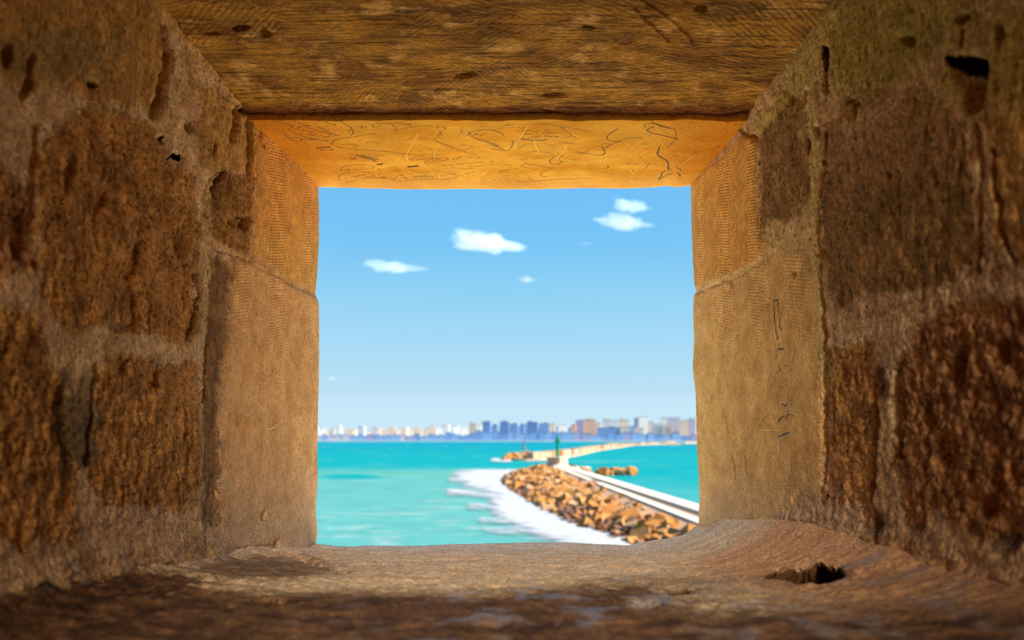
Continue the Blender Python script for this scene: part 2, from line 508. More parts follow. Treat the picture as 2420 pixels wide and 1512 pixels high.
def build_wall(name, side, polys, base_style, holes, cracks, seed, tint=None, voids=()):
    Ds = depths(2.6 / (0.46 * F)); Zs = np.arange(-0.335, 0.665, 0.003)
    D, Z = np.meshgrid(Ds, Zs, indexing='ij')
    Dc = np.clip(D, 0.25, D_OUT)
    X = (XL if side < 0 else XR)(np.clip(D, -1, D_OUT), Z)
    px = CX + X / Dc * F; py = YH - Z / Dc * F
    px = np.where(D < 0.42, -3000 if side < 0 else 6000, px)
    lab, sd = blocks_of(px, py, D, Z, polys, seed)
    # fallen mortar banked up along the foot of the wall
    foot = Z - floor_z(D, X)
    bank = 0.040 + 0.045 * fbm(D / 0.07, Z / 0.30, 4, seed + 15)
    inner = sstep(1.30, 1.15, D)
    lab = np.where((foot < bank * inner) & (D < 1.3), 0, lab)
    col, aux, hp, amp = style_fields(lab, polys, base_style, D, Z, sd, seed + 20)
    for c in range(3):
        col[..., c] = blur(col[..., c], 2); aux[..., c] = blur(aux[..., c], 1)
    hp, amp = blur(hp, 4), blur(amp, 4)
    edge = sstep(0.0, 0.05, D_OUT - D) * 0.8 + 0.2
    h = hp + relief(D, Z, amp, seed + 40) * edge + 0.0012 * fbm(D / 0.05, Z / 0.012, 3, seed + 2) * (1 - edge * 0.7)
    h = h + 0.010 * np.exp(-np.clip(foot, 0, 9) / 0.028) * (0.35 + inner) * (1 + 0.9 * fbm(D / 0.05, Z / 0.018, 4, seed + 17)) * sstep(0.0, 0.12, D_OUT - D)
    h = h - carve(px, py, D, Z, holes, cracks, seed + 60)
    if tint is not None: tint(px, py, D, Z, col, aux)
    Xw = X - side * h
    out = np.zeros(len(Ds)); out[-2] = 0.0; out[-1] = 0.30
    Xw = Xw + side * out[:, None]
    Yw = np.minimum(D, D_OUT + 0.004)
    V = np.stack([Xw, Yw, Z + CZ], -1).reshape(-1, 3)
    n, m = D.shape
    Q = grid_quads(n, m, flip=side < 0)
    fl = lab[:-1, :-1].ravel().copy()
    vm = void_masks(px, py, D, Z, voids, seed + 70)
    for m_ in vm: fl[m_] = -1
    cf, af = col.reshape(-1, 3), aux.reshape(-1, 3)
    root = link(name, sub_mesh(name, V, Q, fl == 0, cf, af), M_WALL)
    tag(root, kind='structure')
    for i in range(1, len(polys) + 1):
        if (fl == i).sum() > 30:
            link('stone_block', sub_mesh('stone_block', V, Q, fl == i, cf, af, back=(side * 0.12, 0, 0)), M_WALL, root)
    for m_ in vm: cavity(root, V, Q, m_, (side, 0, 0.15), 0.11, M_WALL)
    SURF[name] = (Ds, Zs, Xw)
    return root

# ---- wall on the sea's left
L_POLYS = [
    ([(600, 312), (642, 300), (690, 360), (745, 425), (830, 440), (830, 700), (744, 690), (690, 664), (640, 628), (592, 602), (600, 470)], 'jamb_warm'),
    ([(548, 622), (600, 617), (640, 642), (690, 678), (744, 702), (830, 704), (830, 1330), (560, 1330), (520, 1250), (525, 900), (545, 780)], 'jamb_pale'),
    ([(488, 440), (520, 400), (598, 420), (590, 598), (560, 592), (500, 568), (480, 540)], 'rough'),
    ([(470, 205), (560, 245), (618, 292), (600, 415), (520, 395), (490, 430), (470, 330)], 'plain'),
    ([(492, 588), (545, 622), (540, 780), (520, 900), (515, 1250), (484, 1290), (474, 1000), (490, 830)], 'streaked'),
    ([(110, 330), (200, 255), (345, 282), (462, 420), (476, 560), (458, 700), (472, 790), (440, 820), (350, 786), (250, 758), (180, 795), (100, 700), (90, 500)], 'eroded'),
    ([(240, 855), (300, 832), (380, 865), (466, 852), (474, 1000), (470, 1195), (420, 1215), (330, 1198), (240, 1200), (208, 1120), (228, 950)], 'eroded'),
    ([(-400, -400), (350, -400), (388, 60), (386, 190), (350, 262), (200, 236), (100, 200), (-400, 150)], 'plain'),
    ([(-900, 300), (-10, 400), (60, 450), (85, 520), (80, 620), (-10, 670), (-900, 720)], 'eroded_dark'),
    ([(-900, 780), (-10, 725), (90, 740), (120, 850), (160, 900), (190, 1100), (165, 1290), (-10, 1340), (-900, 1500)], 'eroded'),
]
L_HOLES = [(416, 378, 22, 18, 10, 0.008), (215, 203, 20, 12, 30, 0.006), (380, 332, 8, 12, 0, 0.006), (418, 398, 14, 22, 0, 0.008), (358, 322, 4, 9, -15, 0.012), (572, 528, 11, 17, 15, 0.016),
           (542, 527, 6, 9, 0, 0.010), (553, 512, 4, 6, 0, 0.008), (378, 905, 12, 26, 0, 0.013), (296, 778, 34, 12, 5, 0.012), (621, 1221, 6, 15, 8, 0.010), (652, 1281, 6, 8, 0, 0.012),
           (300, 870, 14, 22, 10, 0.010), (55, 560, 30, 56, 0, 0.016), (448, 300, 9, 16, 0, 0.010), (430, 560, 12, 40, 10, 0.008), (330, 620, 16, 60, 15, 0.010), (240, 490, 14, 50, 20, 0.008),
           (175, 410, 18, 40, 10, 0.009), (70, 180, 14, 60, 10, 0.012), (20, 130, 20, 30, 0, 0.012), (515, 1165, 4, 12, 0, 0.008), (560, 1000, 5, 18, 0, 0.004), (505, 350, 5, 30, 0, 0.008)]
L_CRACKS = [([(585, 285), (592, 330), (586, 420)], 8, 0.016), ([(622, 300), (608, 330), (618, 345)], 5, 0.010), ([(562, 250), (556, 290), (548, 330)], 10, 0.016),
            ([(388, 60), (396, 120), (390, 190), (362, 272)], 15, 0.026), ([(462, 650), (470, 695), (456, 760), (446, 800)], 6, 0.014), ([(492, 815), (486, 880), (482, 950)], 5, 0.009),
            ([(228, 870), (218, 1000), (205, 1095)], 9, 0.014), ([(150, 930), (165, 1080), (150, 1200)], 22, 0.006), ([(528, 405), (512, 432), (502, 450)], 5, 0.012), ([(95, 300), (78, 450), (92, 640)], 15, 0.012),
            ([(505, 585), (560, 604), (620, 636), (690, 672), (744, 697)], 5, 0.0045), ([(497, 569), (560, 594), (622, 627), (692, 662), (744, 688)], 8, -0.004),
            ([(578, 262), (605, 280), (650, 292)], 11, 0.03), ([(700, 1330), (650, 1290), (560, 1298)], 8, 0.006), ([(300, 640), (330, 700), (320, 770)], 9, 0.010), ([(440, 960), (450, 1100)], 4, 0.004)]

def tint_left(px, py, D, Z, col, aux):
    # fresh, dusty stone low down; grey lichen in two patches; a worn smooth patch under the pits
    g = sstep(1000, 1290, py) * sstep(470, 560, px) * 0.6
    for c, v in enumerate(lin(222, 190, 158)): col[..., c] += (v - col[..., c]) * g
    n = fbm(D / 0.03, Z / 0.03, 4, 91)
    g = sstep(1.0, 0.5, np.hypot((px - 190) / 60, (py - 1010) / 170) + 0.5 * n) * 0.75
    for c, v in enumerate(lin(84, 74, 56)): col[..., c] += (v - col[..., c]) * g
    g = sstep(1.0, 0.5, np.hypot((px - 130) / 190, (py - 130) / 90) + 0.6 * n) * 0.5
    for c, v in enumerate(lin(132, 116, 84)): col[..., c] += (v - col[..., c]) * g
    g = sstep(1.0, 0.7, np.hypot((px - 560) / 26, (py - 568) / 22))
    aux[..., 2] *= 1 - g
    wv = 7 * n
    for pts, w, c_, a_ in (([(375, 20), (470, 135), (575, 250)], 15, (222, 178, 112), 0.7), ([(495, 430), (488, 600), (484, 800), (478, 1000), (482, 1200)], 11, (206, 172, 118), 0.7), ([(500, 570), (560, 597), (622, 630), (692, 665), (744, 690)], 7, (214, 162, 92), 0.5)):
        g = sstep(1.0, 0.4, line_d(px + wv, py + wv, pts) / w) * a_
        for c, v in enumerate(lin(*c_)): col[..., c] += (v - col[..., c]) * g
    g = sstep(1.0, 0.4, np.hypot((px - 320) / 190, (py - 1240) / 60) + 0.5 * n) * 0.6
    for c, v in enumerate(lin(222, 176, 136)): col[..., c] += (v - col[..., c]) * g
    g = sstep(660, 480, py) * sstep(560, 640, px) * 0.35
    for c, v in enumerate(lin(226, 144, 54)): col[..., c] += (v - col[..., c]) * g

build_wall('wall_left', -1, L_POLYS, 'mortar', L_HOLES, L_CRACKS, 100, tint_left, [[(399, 377), (404, 367), (416, 363), (428, 366), (434, 378), (428, 384), (414, 376), (404, 380)], [(203, 196), (216, 194), (228, 206), (232, 214), (216, 210)], [(376, 326), (383, 324), (385, 338), (378, 340)]])

R_POLYS = [
    ([(1560, 430), (1640, 432), (1700, 378), (1768, 312), (1793, 330), (1788, 480), (1798, 560), (1838, 588), (1740, 640), (1646, 682), (1560, 700)], 'jamb_warm'),
    ([(1560, 704), (1650, 692), (1742, 650), (1850, 592), (1900, 600), (1936, 700), (1946, 900), (1942, 1100), (1952, 1190), (1900, 1222), (1750, 1245), (1650, 1250), (1560, 1250)], 'jamb_olive'),
    ([(1798, 320), (1850, 215), (1905, 250), (1922, 330), (1912, 480), (1868, 518), (1838, 570), (1795, 556)], 'pitted'),
    ([(1962, 60), (2050, -400), (2330, -400), (2230, 80), (2200, 160), (2050, 208), (1978, 208)], 'mortar_olive'),
    ([(1948, 310), (2000, 226), (2150, 205), (2230, 240), (2280, 290), (2304, 430), (2306, 600), (2220, 686), (2050, 690), (1966, 736), (1944, 600)], 'pitted'),
    ([(1964, 832), (2058, 804), (2078, 900), (2068, 1100), (2060, 1250), (2000, 1248), (1962, 1190), (1957, 1000)], 'eroded'),
    ([(2112, 880), (2180, 764), (2280, 712), (2480, 690), (3300, 640), (3300, 1500), (2480, 1345), (2380, 1322), (2250, 1290), (2142, 1238), (2112, 1100)], 'eroded_dark'),
    ([(2345, 50), (2480, 20), (3300, -200), (3300, 600), (2480, 630), (2400, 618), (2350, 556), (2332, 350)], 'plain'),
]
R_HOLES = [(2284, 178, 52, 50, 4, 0.012), (2290, 226, 32, 42, 0, 0.022), (1956, 1175, 11, 12, 0, 0.006), (1911, 345, 4, 17, 0, 0.014), (1934, 312, 4, 12, 0, 0.014), (1904, 225, 5, 16, 0, 0.012),
           (1873, 235, 5, 14, 0, 0.008), (2270, 45, 10, 22, 60, 0.02), (2268, 90, 6, 18, 0, 0.014), (2355, 80, 14, 26, 10, 0.018), (2360, 830, 18, 30, 0, 0.02), (2190, 985, 14, 46, 0, 0.012), (2128, 960, 6, 26, 0, 0.014),
           (2330, 1200, 22, 30, 0, 0.014), (2290, 1120, 10, 16, 0, 0.012), (2024, 246, 10, 6, -30, 0.012), (2020, 250, 6, 26, 0, 0.006), (2100, 415, 6, 12, 0, 0.006), (1943, 596, 8, 12, 0, 0.014), (1731, 668, 4, 7, 0, 0.006),
           (1882, 648, 4, 9, 0, 0.006), (2075, 895, 12, 30, 0, 0.008), (2082, 1230, 12, 26, -15, 0.014), (1990, 890, 10, 20, 0, 0.007), (2145, 95, 20, 14, 0, 0.010), (2010, 235, 6, 12, 40, 0.008), (2260, 860, 20, 60, 10, 0.010), (2230, 1060, 30, 40, 0, 0.010)]
R_CRACKS = [([(1949, 112), (1951, 150), (1956, 215)], 6, 0.020), ([(1952, 310), (1934, 500), (1940, 700), (1950, 800), (1948, 1000), (1952, 1190)], 5, 0.007), ([(2308, 300), (2322, 420), (2318, 520), (2312, 640)], 7, 0.014),
            ([(2352, 360), (2362, 450), (2375, 560), (2400, 620)], 8, 0.012), ([(1962, 830), (1952, 930), (1950, 1100)], 6, 0.010), ([(2060, 900), (2072, 1000), (2060, 1180), (2092, 1290)], 8, 0.008),
            ([(1646, 686), (1700, 662), (1742, 645), (1800, 612), (1838, 592)], 7, -0.007), ([(1648, 694), (1702, 671), (1744, 654), (1802, 622)], 3, 0.004), ([(1697, 880), (1706, 960), (1724, 1020)], 2.5, 0.004),
            ([(1740, 300), (1766, 316), (1788, 330)], 6, 0.008), ([(2120, 880), (2112, 960), (2130, 1080)], 10, 0.012), ([(1713, 640), (1716, 760)], 2, 0.002), ([(1735, 1075), (1738, 1130)], 4, 0.004), ([(1763, 1075), (1766, 1120)], 4, 0.004)]

def tint_right(px, py, D, Z, col, aux):
    n = fbm(D / 0.03, Z / 0.03, 4, 92)
    g = sstep(360, 150, py) * sstep(1800, 1900, px) * 0.65
    for c, v in enumerate(lin(170, 150, 76)): col[..., c] += (v - col[..., c]) * g
    g = sstep(1060, 1250, py) * sstep(2080, 1900, px) * 0.6
    for c, v in enumerate(lin(226, 190, 150)): col[..., c] += (v - col[..., c]) * g
    g = sstep(0.0, 0.5, sstep(1.0, 0.4, np.hypot((px - 2100) / 240, (py - 330) / 140) + 0.5 * n)) * 0.4
    for c, v in enumerate(lin(196, 152, 112)): col[..., c] += (v - col[..., c]) * g
    g = sstep(1.0, 0.5, np.hypot((px - 1860) / 90, (py - 560) / 50) + 0.6 * n) * 0.8
    for c, v in enumerate(lin(226, 196, 132)): col[..., c] += (v - col[..., c]) * g
    wv = 9 * n
    for pts, w, c_, a_ in (([(1965, 40), (1925, 130), (1860, 220), (1790, 300)], 24, (206, 180, 104), 0.75), ([(1905, 215), (1925, 330), (1922, 480), (1926, 620), (1940, 760), (1950, 900)], 17, (222, 194, 132), 0.8), ([(1640, 690), (1702, 664), (1744, 646), (1802, 614), (1842, 590)], 7, (246, 214, 150), 0.8),
                            ([(2318, 270), (2335, 420), (2345, 560), (2380, 650), (2300, 690)], 22, (204, 162, 120), 0.6), ([(2010, 300), (2080, 280), (2160, 190), (2220, 130)], 26, (208, 168, 126), 0.6), ([(1965, 770), (2080, 745), (2180, 715), (2320, 670)], 36, (204, 168, 122), 0.5), ([(2075, 860), (2090, 1000), (2090, 1200), (2150, 1290), (2300, 1350)], 20, (200, 156, 108), 0.5)):
        g = sstep(1.0, 0.35, line_d(px + wv, py + wv, pts) / w) * a_
        for c, v in enumerate(lin(*c_)): col[..., c] += (v - col[..., c]) * g
    for cx, cy, rx, ry in ((2078, 900, 26, 60), (2085, 1240, 34, 40), (2390, 1280, 40, 40)):
        g = sstep(1.0, 0.4, np.hypot((px - cx) / rx, (py - cy) / ry) + 0.6 * n) * 0.7
        for c, v in enumerate(lin(70, 66, 60)): col[..., c] += (v - col[..., c]) * g

build_wall('wall_right', 1, R_POLYS, 'mortar', R_HOLES, R_CRACKS, 300, tint_right, [[(2234, 132), (2262, 134), (2330, 140), (2328, 172), (2322, 200), (2296, 190), (2262, 182), (2240, 166)], [(1949, 1172), (1955, 1167), (1963, 1170), (1964, 1180), (1957, 1185), (1950, 1181)], [(1945, 112), (1954, 116), (1956, 150), (1961, 205), (1951, 214), (1948, 160)]])

# ---- ceiling slab and lintel stone
def build_ceiling():
    Ds = depths(2.4 / (0.6 * F), 0.62)
    Ds = np.sort(np.concatenate([Ds[np.abs(Ds - STEP_D) > 0.006], [STEP_D - 0.012, STEP_D - 0.004, STEP_D, STEP_D + 0.001, STEP_D + 0.004]]))
    Xs = np.arange(-0.60, 0.5601, 0.0034)
    D, X = np.meshgrid(Ds, Xs, indexing='ij')
    px = CX + X / np.clip(D, 0.3, D_OUT) * F
    jag = 0.010 * fbm(X / 0.09, X * 0 + 3, 3, 77)
    Zc, Zl = ceil_z(D, X), lintel_z(np.minimum(D, D_OUT), X)
    near = sstep(0.09, 0.0, STEP_D - D)
    Zc = Zc - near * (0.004 + 0.004 * ridge(X / 0.08, D / 0.012, 3, 78))
    isl = D >= STEP_D
    Z = np.where(isl, Zl, Zc)
    t = sstep(-0.4, 0.4, fbm(X / 0.11, D / 0.05, 4, 80, 0.6))
    s2 = sstep(0.12, 0.42, fbm(X / 0.07, D / 0.05, 4, 83, 0.6))
    col = np.zeros(D.shape + (3,)); aux = np.zeros(D.shape + (3,))
    ca, cb, cp = lin(190, 142, 52), lin(128, 88, 28), lin(222, 178, 102)
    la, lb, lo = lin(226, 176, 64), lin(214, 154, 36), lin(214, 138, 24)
    py = YH - Z / np.clip(D, 0.3, D_OUT) * F
    tl = sstep(-0.3, 0.4, fbm(X / 0.2 + D * 3, D / 0.06 - X * 1.5, 4, 81))
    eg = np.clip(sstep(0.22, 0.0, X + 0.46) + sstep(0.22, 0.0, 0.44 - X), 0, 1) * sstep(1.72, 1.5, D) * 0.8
    sand = sstep(0.10, 0.0, D_OUT - D) * 0.7
    rimc = lin(228, 176, 96)
    for c in range(3):
        cc = ca[c] * (1 - t) + cb[c] * t
        cc = cc + (cp[c] - cc) * s2 * 0.85
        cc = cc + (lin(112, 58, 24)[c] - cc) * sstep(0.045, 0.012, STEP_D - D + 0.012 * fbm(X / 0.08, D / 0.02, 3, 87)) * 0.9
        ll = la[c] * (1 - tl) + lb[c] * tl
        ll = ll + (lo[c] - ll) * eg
        ll = ll + (rimc[c] - ll) * sand
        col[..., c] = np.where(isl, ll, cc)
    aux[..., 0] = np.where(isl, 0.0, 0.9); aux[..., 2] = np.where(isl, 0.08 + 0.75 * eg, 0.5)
    pit = carve(px, py, X, D, [(570, 68, 20, 6, -5, 0.012), (500, 80, 18, 4, 0, 0.008), (625, 78, 14, 6, 0, 0.007), (1660, 22, 18, 10, 0, 0.012), (1100, 178, 30, 8, -10, 0.007), (1390, 65, 14, 5, 0, 0.006), (1940, 75, 22, 5, -40, 0.012), (1310, 225, 30, 6, 0, 0.006)],
                [([(372, 5), (400, 60), (480, 150), (565, 245)], 6, 0.008), ([(1520, 0), (1600, 60), (1640, 110)], 3, -0.003), ([(1500, 25), (1580, 100)], 3, -0.003)], 85)
    Z = Z + np.where(isl, 0, pit)
    up = np.zeros(len(Ds)); up[-1] = 0.3
    Z = Z + up[:, None]
    Y = np.minimum(D, D_OUT + 0.004) + np.where(np.abs(D - STEP_D) < 0.0015, jag, 0) + np.where((D > STEP_D - 0.013) & (D < STEP_D - 0.0015), jag, 0) + np.where((D > STEP_D + 0.002) & (D < STEP_D + 0.005), jag, 0)
    V = np.stack([X, Y, Z + CZ], -1).reshape(-1, 3)
    n, m = D.shape
    Q = grid_quads(n, m)
    row = np.repeat(np.arange(n - 1), m - 1)
    il = int(np.where(np.abs(Ds - STEP_D) < 1e-9)[0][0])
    cf, af = col.reshape(-1, 3), aux.reshape(-1, 3)
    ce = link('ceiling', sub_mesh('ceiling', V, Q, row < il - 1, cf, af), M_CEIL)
    tag(ce, kind='structure')
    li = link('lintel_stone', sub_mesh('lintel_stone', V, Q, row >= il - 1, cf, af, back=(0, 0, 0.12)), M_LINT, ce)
    li['label'] = 'smooth ochre lintel stone covered with pen scribbles'
    return ce, li
CEILING, LINTEL = build_ceiling()

# ---- floor (the sill)
def build_floor():
    q = np.arange(1 / D_OUT, 1 / 0.40 + 1e-6, 1.7 / (0.2 * F))
    d = 1 / q[::-1]; d[-1] = D_OUT
    Ds = np.concatenate([np.linspace(-0.62, 0.39, 22), d, [D_OUT + 0.004, D_OUT + 0.006]])
    Xs = np.arange(-0.60, 0.5601, 0.0030)
    D, X = np.meshgrid(Ds, Xs, indexing='ij')
    Z0 = floor_z(D, X)
    Dc = np.clip(D, 0.3, D_OUT)
    px = CX + X / Dc * F; py = YH - Z0 / Dc * F
    px = np.where(D < 0.4, -5000, px)
    edge = sstep(0.0, 0.12, D_OUT - D)
    near = sstep(1.15, 0.8, D)
    lft = sstep(0.30, 0.05, X + 0.49)
    h = 0.0030 * fbm(X / 0.03, D / 0.03, 4, 51) * (0.3 + 0.7 * edge) + 0.006 * fbm(X / 0.14, D / 0.10, 3, 52) * edge
    h += (0.004 * near + 0.007 * lft * edge) * (ridge(X / 0.05, D / 0.035, 3, 53) - 0.5) + 0.0012 * fbm(X / 0.008, D / 0.008, 2, 55)
    h -= carve(px, py, X, D, [(1935, 1354, 74, 28, -3, 0.008), (1586, 1391, 56, 12, 0, 0.008), (1510, 1424, 58, 14, 0, 0.020), (640, 1420, 46, 9, 3, 0.008), (1690, 1428, 52, 9, 0, 0.007), (1640, 1262, 8, 3, -30, 0.004), (1712, 1281, 10, 3, 0, 0.006), (1768, 1277, 10, 3, 0, 0.006), (2045, 1355, 20, 8, 0, 0.01), (1840, 1347, 8, 4, 0, 0.008), (1060, 1368, 22, 3, 0, 0.003)],
               [([(700, 1322), (770, 1340), (830, 1352)], 5, 0.005), ([(640, 1300), (700, 1316), (760, 1330)], 7, -0.006), ([(1380, 1388), (1560, 1362), (1700, 1345)], 12, -0.004)], 57)
    up = np.zeros(len(Ds)); up[-1] = -0.3
    Z = Z0 + h + up[:, None]
    n4 = fbm(X / 0.05, D / 0.03, 5, 58, 0.6)
    t = sstep(-0.4, 0.4, n4)
    col = np.zeros(D.shape + (3,)); aux = np.zeros(D.shape + (3,))
    ca, cb = lin(250, 228, 196), lin(236, 204, 160)
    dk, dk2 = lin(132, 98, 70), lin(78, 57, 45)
    # darker inner half of the sill, with a curved front
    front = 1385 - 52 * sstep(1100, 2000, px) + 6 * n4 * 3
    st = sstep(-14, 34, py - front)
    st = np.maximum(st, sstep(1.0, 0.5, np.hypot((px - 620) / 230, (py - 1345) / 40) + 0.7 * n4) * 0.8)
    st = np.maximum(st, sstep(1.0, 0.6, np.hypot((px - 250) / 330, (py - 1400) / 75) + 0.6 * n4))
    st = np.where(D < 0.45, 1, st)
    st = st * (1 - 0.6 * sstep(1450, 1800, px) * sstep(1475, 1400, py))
    pol = sstep(0.05, 0.35, fbm(X / 0.045, D / 0.05, 4, 59)) * sstep(1.02, 0.86, D) * sstep(-0.25, 0.0, X)
    for c in range(3):
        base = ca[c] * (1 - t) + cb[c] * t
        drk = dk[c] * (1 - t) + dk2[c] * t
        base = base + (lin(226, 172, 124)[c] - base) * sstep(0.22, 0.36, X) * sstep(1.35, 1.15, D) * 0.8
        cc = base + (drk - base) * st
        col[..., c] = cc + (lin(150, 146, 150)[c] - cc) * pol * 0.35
    aux[..., 1] = pol * 0.9; aux[..., 2] = 0.7 - 0.3 * st
    V = np.stack([X, np.minimum(D, D_OUT + 0.004), Z + CZ], -1).reshape(-1, 3)
    n, m = D.shape
    Q = grid_quads(n, m, flip=True)
    vm = void_masks(px, py, X, D, [[(1800, 1367), (1860, 1350), (1930, 1329), (1985, 1332), (1998, 1355), (1985, 1375), (1930, 1379), (1850, 1373)], [(1546, 1390), (1580, 1383), (1630, 1384), (1632, 1391), (1590, 1397), (1556, 1396)], [(606, 1416), (650, 1414), (676, 1422), (640, 1424)]], 66)
    keep = ~np.any(vm, axis=0)
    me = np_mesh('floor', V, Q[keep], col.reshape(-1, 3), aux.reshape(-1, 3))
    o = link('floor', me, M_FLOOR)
    for m_, dp in zip(vm, (0.13, 0.07, 0.05)): cavity(o, V, Q, m_, (0, 0.1, -1), dp, M_FLOOR)
    tag(o, kind='structure')
    SURF['floor'] = (Ds, Xs, Z)
    return o
FLOOR = build_floor()

# ---- the rest of the fort wall: outer face around the opening, and the back of the niche
M_FORT = flat_mat('fort_limestone', (226, 186, 128), 0.9, 0.2, 2.0)
bm = bmesh.new()
for x0, x1, z0, z1 in ((-9, -0.56, -7.6, 1.9), (0.53, 9, -7.6, 1.9), (-0.56, 0.53, 0.68, 1.9), (-0.56, 0.53, -7.6, -0.34)):
    add_box(bm, x0, x1, 1.35, D_OUT, z0 + CZ, z1 + CZ)
tag(link('wall_front', bm_mesh('wall_front', bm), M_FORT), kind='structure')
# the chamber behind the embrasure
for nm, b in (('wall_back', (-2.2, 2.2, -4.1, -4.0, -1.3, 1.9)), ('wall_west', (-2.3, -2.2, -4.1, -0.6, -1.3, 1.9)), ('wall_east', (2.2, 2.3, -4.1, -0.6, -1.3, 1.9)),
              ('ceiling', (-2.3, 2.3, -4.1, -0.6, 1.9, 2.0)), ('floor', (-2.3, 2.3, -4.1, -0.6, -1.4, -1.3))):
    tag(link(nm, box_mesh(nm, *b[:4], b[4] + CZ, b[5] + CZ), M_FORT), kind='structure')
bm = bmesh.new()
for x0, x1, z0, z1 in ((-2.3, -0.56, -1.4, 2.0), (0.53, 2.3, -1.4, 2.0), (-0.56, 0.53, 0.6, 2.0), (-0.56, 0.53, -1.4, -0.02)):
    add_box(bm, x0, x1, -0.6, -0.45, z0 + CZ, z1 + CZ)
tag(link('wall_inner', bm_mesh('wall_inner', bm), M_FORT), kind='structure')
tag(link('terrace', box_mesh('terrace', -36, 36, D_OUT - 0.4, 33, CZ - 14.5, CZ - 7.6), flat_mat('terrace_limestone', (244, 222, 184), 0.95, 0.06, 0.8)), kind='structure')

# ------------------------------------------------------------------ graffiti
M_INK = flat_mat('ink_navy', (44, 38, 52), 0.7, 0.2, 30)
M_INKB = flat_mat('ink_blue', (48, 62, 78), 0.7, 0.2, 30)
M_INKR = flat_mat('ink_red', (120, 50, 24), 0.7, 0.2, 30)
M_SCR = flat_mat('scratch_pale', (252, 214, 130), 0.9, 0.1, 30)
M_SCRW = flat_mat('scratch_white', (244, 214, 170), 0.9, 0.1, 30)

def smooth_line(pts, per=4):
    if len(pts) < 3: return pts
    P = [pts[0]] + list(pts) + [pts[-1]]; out = []
    for i in range(1, len(P) - 2):
        p0, p1, p2, p3 = [np.array(q, float) for q in P[i - 1:i + 3]]
        for s in range(per):
            t = s / per
            out.append(tuple(0.5 * ((2 * p1) + (-p0 + p2) * t + (2 * p0 - 5 * p1 + 4 * p2 - p3) * t * t + (-p0 + 3 * p1 - 3 * p2 + p3) * t ** 3)))
    out.append(tuple(P[-2]))
    return out

def tube(bm, pts, r, nrm):
    ring = []
    n = len(pts)
    for i, p in enumerate(pts):
        a = pts[max(0, i - 1)]; b = pts[min(n - 1, i + 1)]
        d = (b - a)
        if d.length < 1e-9: d = Vector((1, 0, 0))
        d.normalize(); s = d.cross(nrm).normalized()
        rr = r * (0.65 if i in (0, n - 1) else 1.0)
        ring.append([bm.verts.new(p + s * rr), bm.verts.new(p + nrm * rr * 0.35), bm.verts.new(p - s * rr), bm.verts.new(p - nrm * rr * 0.5)])
    for a, b in zip(ring[:-1], ring[1:]):
        for k in range(4): bm.faces.new((a[k], a[(k + 1) % 4], b[(k + 1) % 4], b[k]))
    bm.faces.new(ring[0]); bm.faces.new(ring[-1][::-1])

def on_lintel(x, y):
    D = 0.59 * F / (YH - y)
    for _ in range(4):
        X = (x - CX) / F * D
        z = float(lintel_z(np.array(D), np.array(X)))
        D = min(z * F / (YH - y), 1.70)
    return Vector(((x - CX) / F * D, D, CZ + z - 0.0002))

def on_wall(name, x, y):
    Ds, Zs, Xw = SURF[name]
    D = 1.4
    for _ in range(8):
        Z = (YH - y) / F * D
        i = int(np.clip(np.searchsorted(Ds, D), 1, len(Ds) - 3)); j = int(np.clip(np.searchsorted(Zs, Z), 1, len(Zs) - 1))
        X = float(Xw[i, j])
        D = 0.5 * D + 0.5 * min(abs(X) * F / abs(x - CX), 1.69)
    s = 1 if X < 0 else -1
    return Vector((X + s * 0.0004, D, CZ + (YH - y) / F * D))

def crop(ox, oy, s):
    return lambda pts: [(ox + x / s, oy + y / s) for x, y in pts]
c1, c2, c3, c4 = crop(620, 260, 7.56), crop(900, 270, 7.957), crop(1160, 270, 7.957), crop(1420, 270, 6.368)
c5, c6, c7, c8 = crop(440, 550, 3.781), crop(440, 930, 3.516), crop(1630, 550, 4.32), crop(1630, 880, 3.779)

def scribble(name, strokes, mat, width_px, parent, where):
    bm = bmesh.new()
    for st in strokes:
        pts = [where(x, y) for x, y in smooth_line(st)]
        D = sum(p.y for p in pts) / len(pts)
        nrm = Vector((0, 0, -1)) if where is on_lintel else Vector((1 if pts[0].x < 0 else -1, 0, 0))
        tube(bm, pts, width_px * 0.5 * D / F, nrm)
    return link(name, bm_mesh(name, bm), mat, parent)

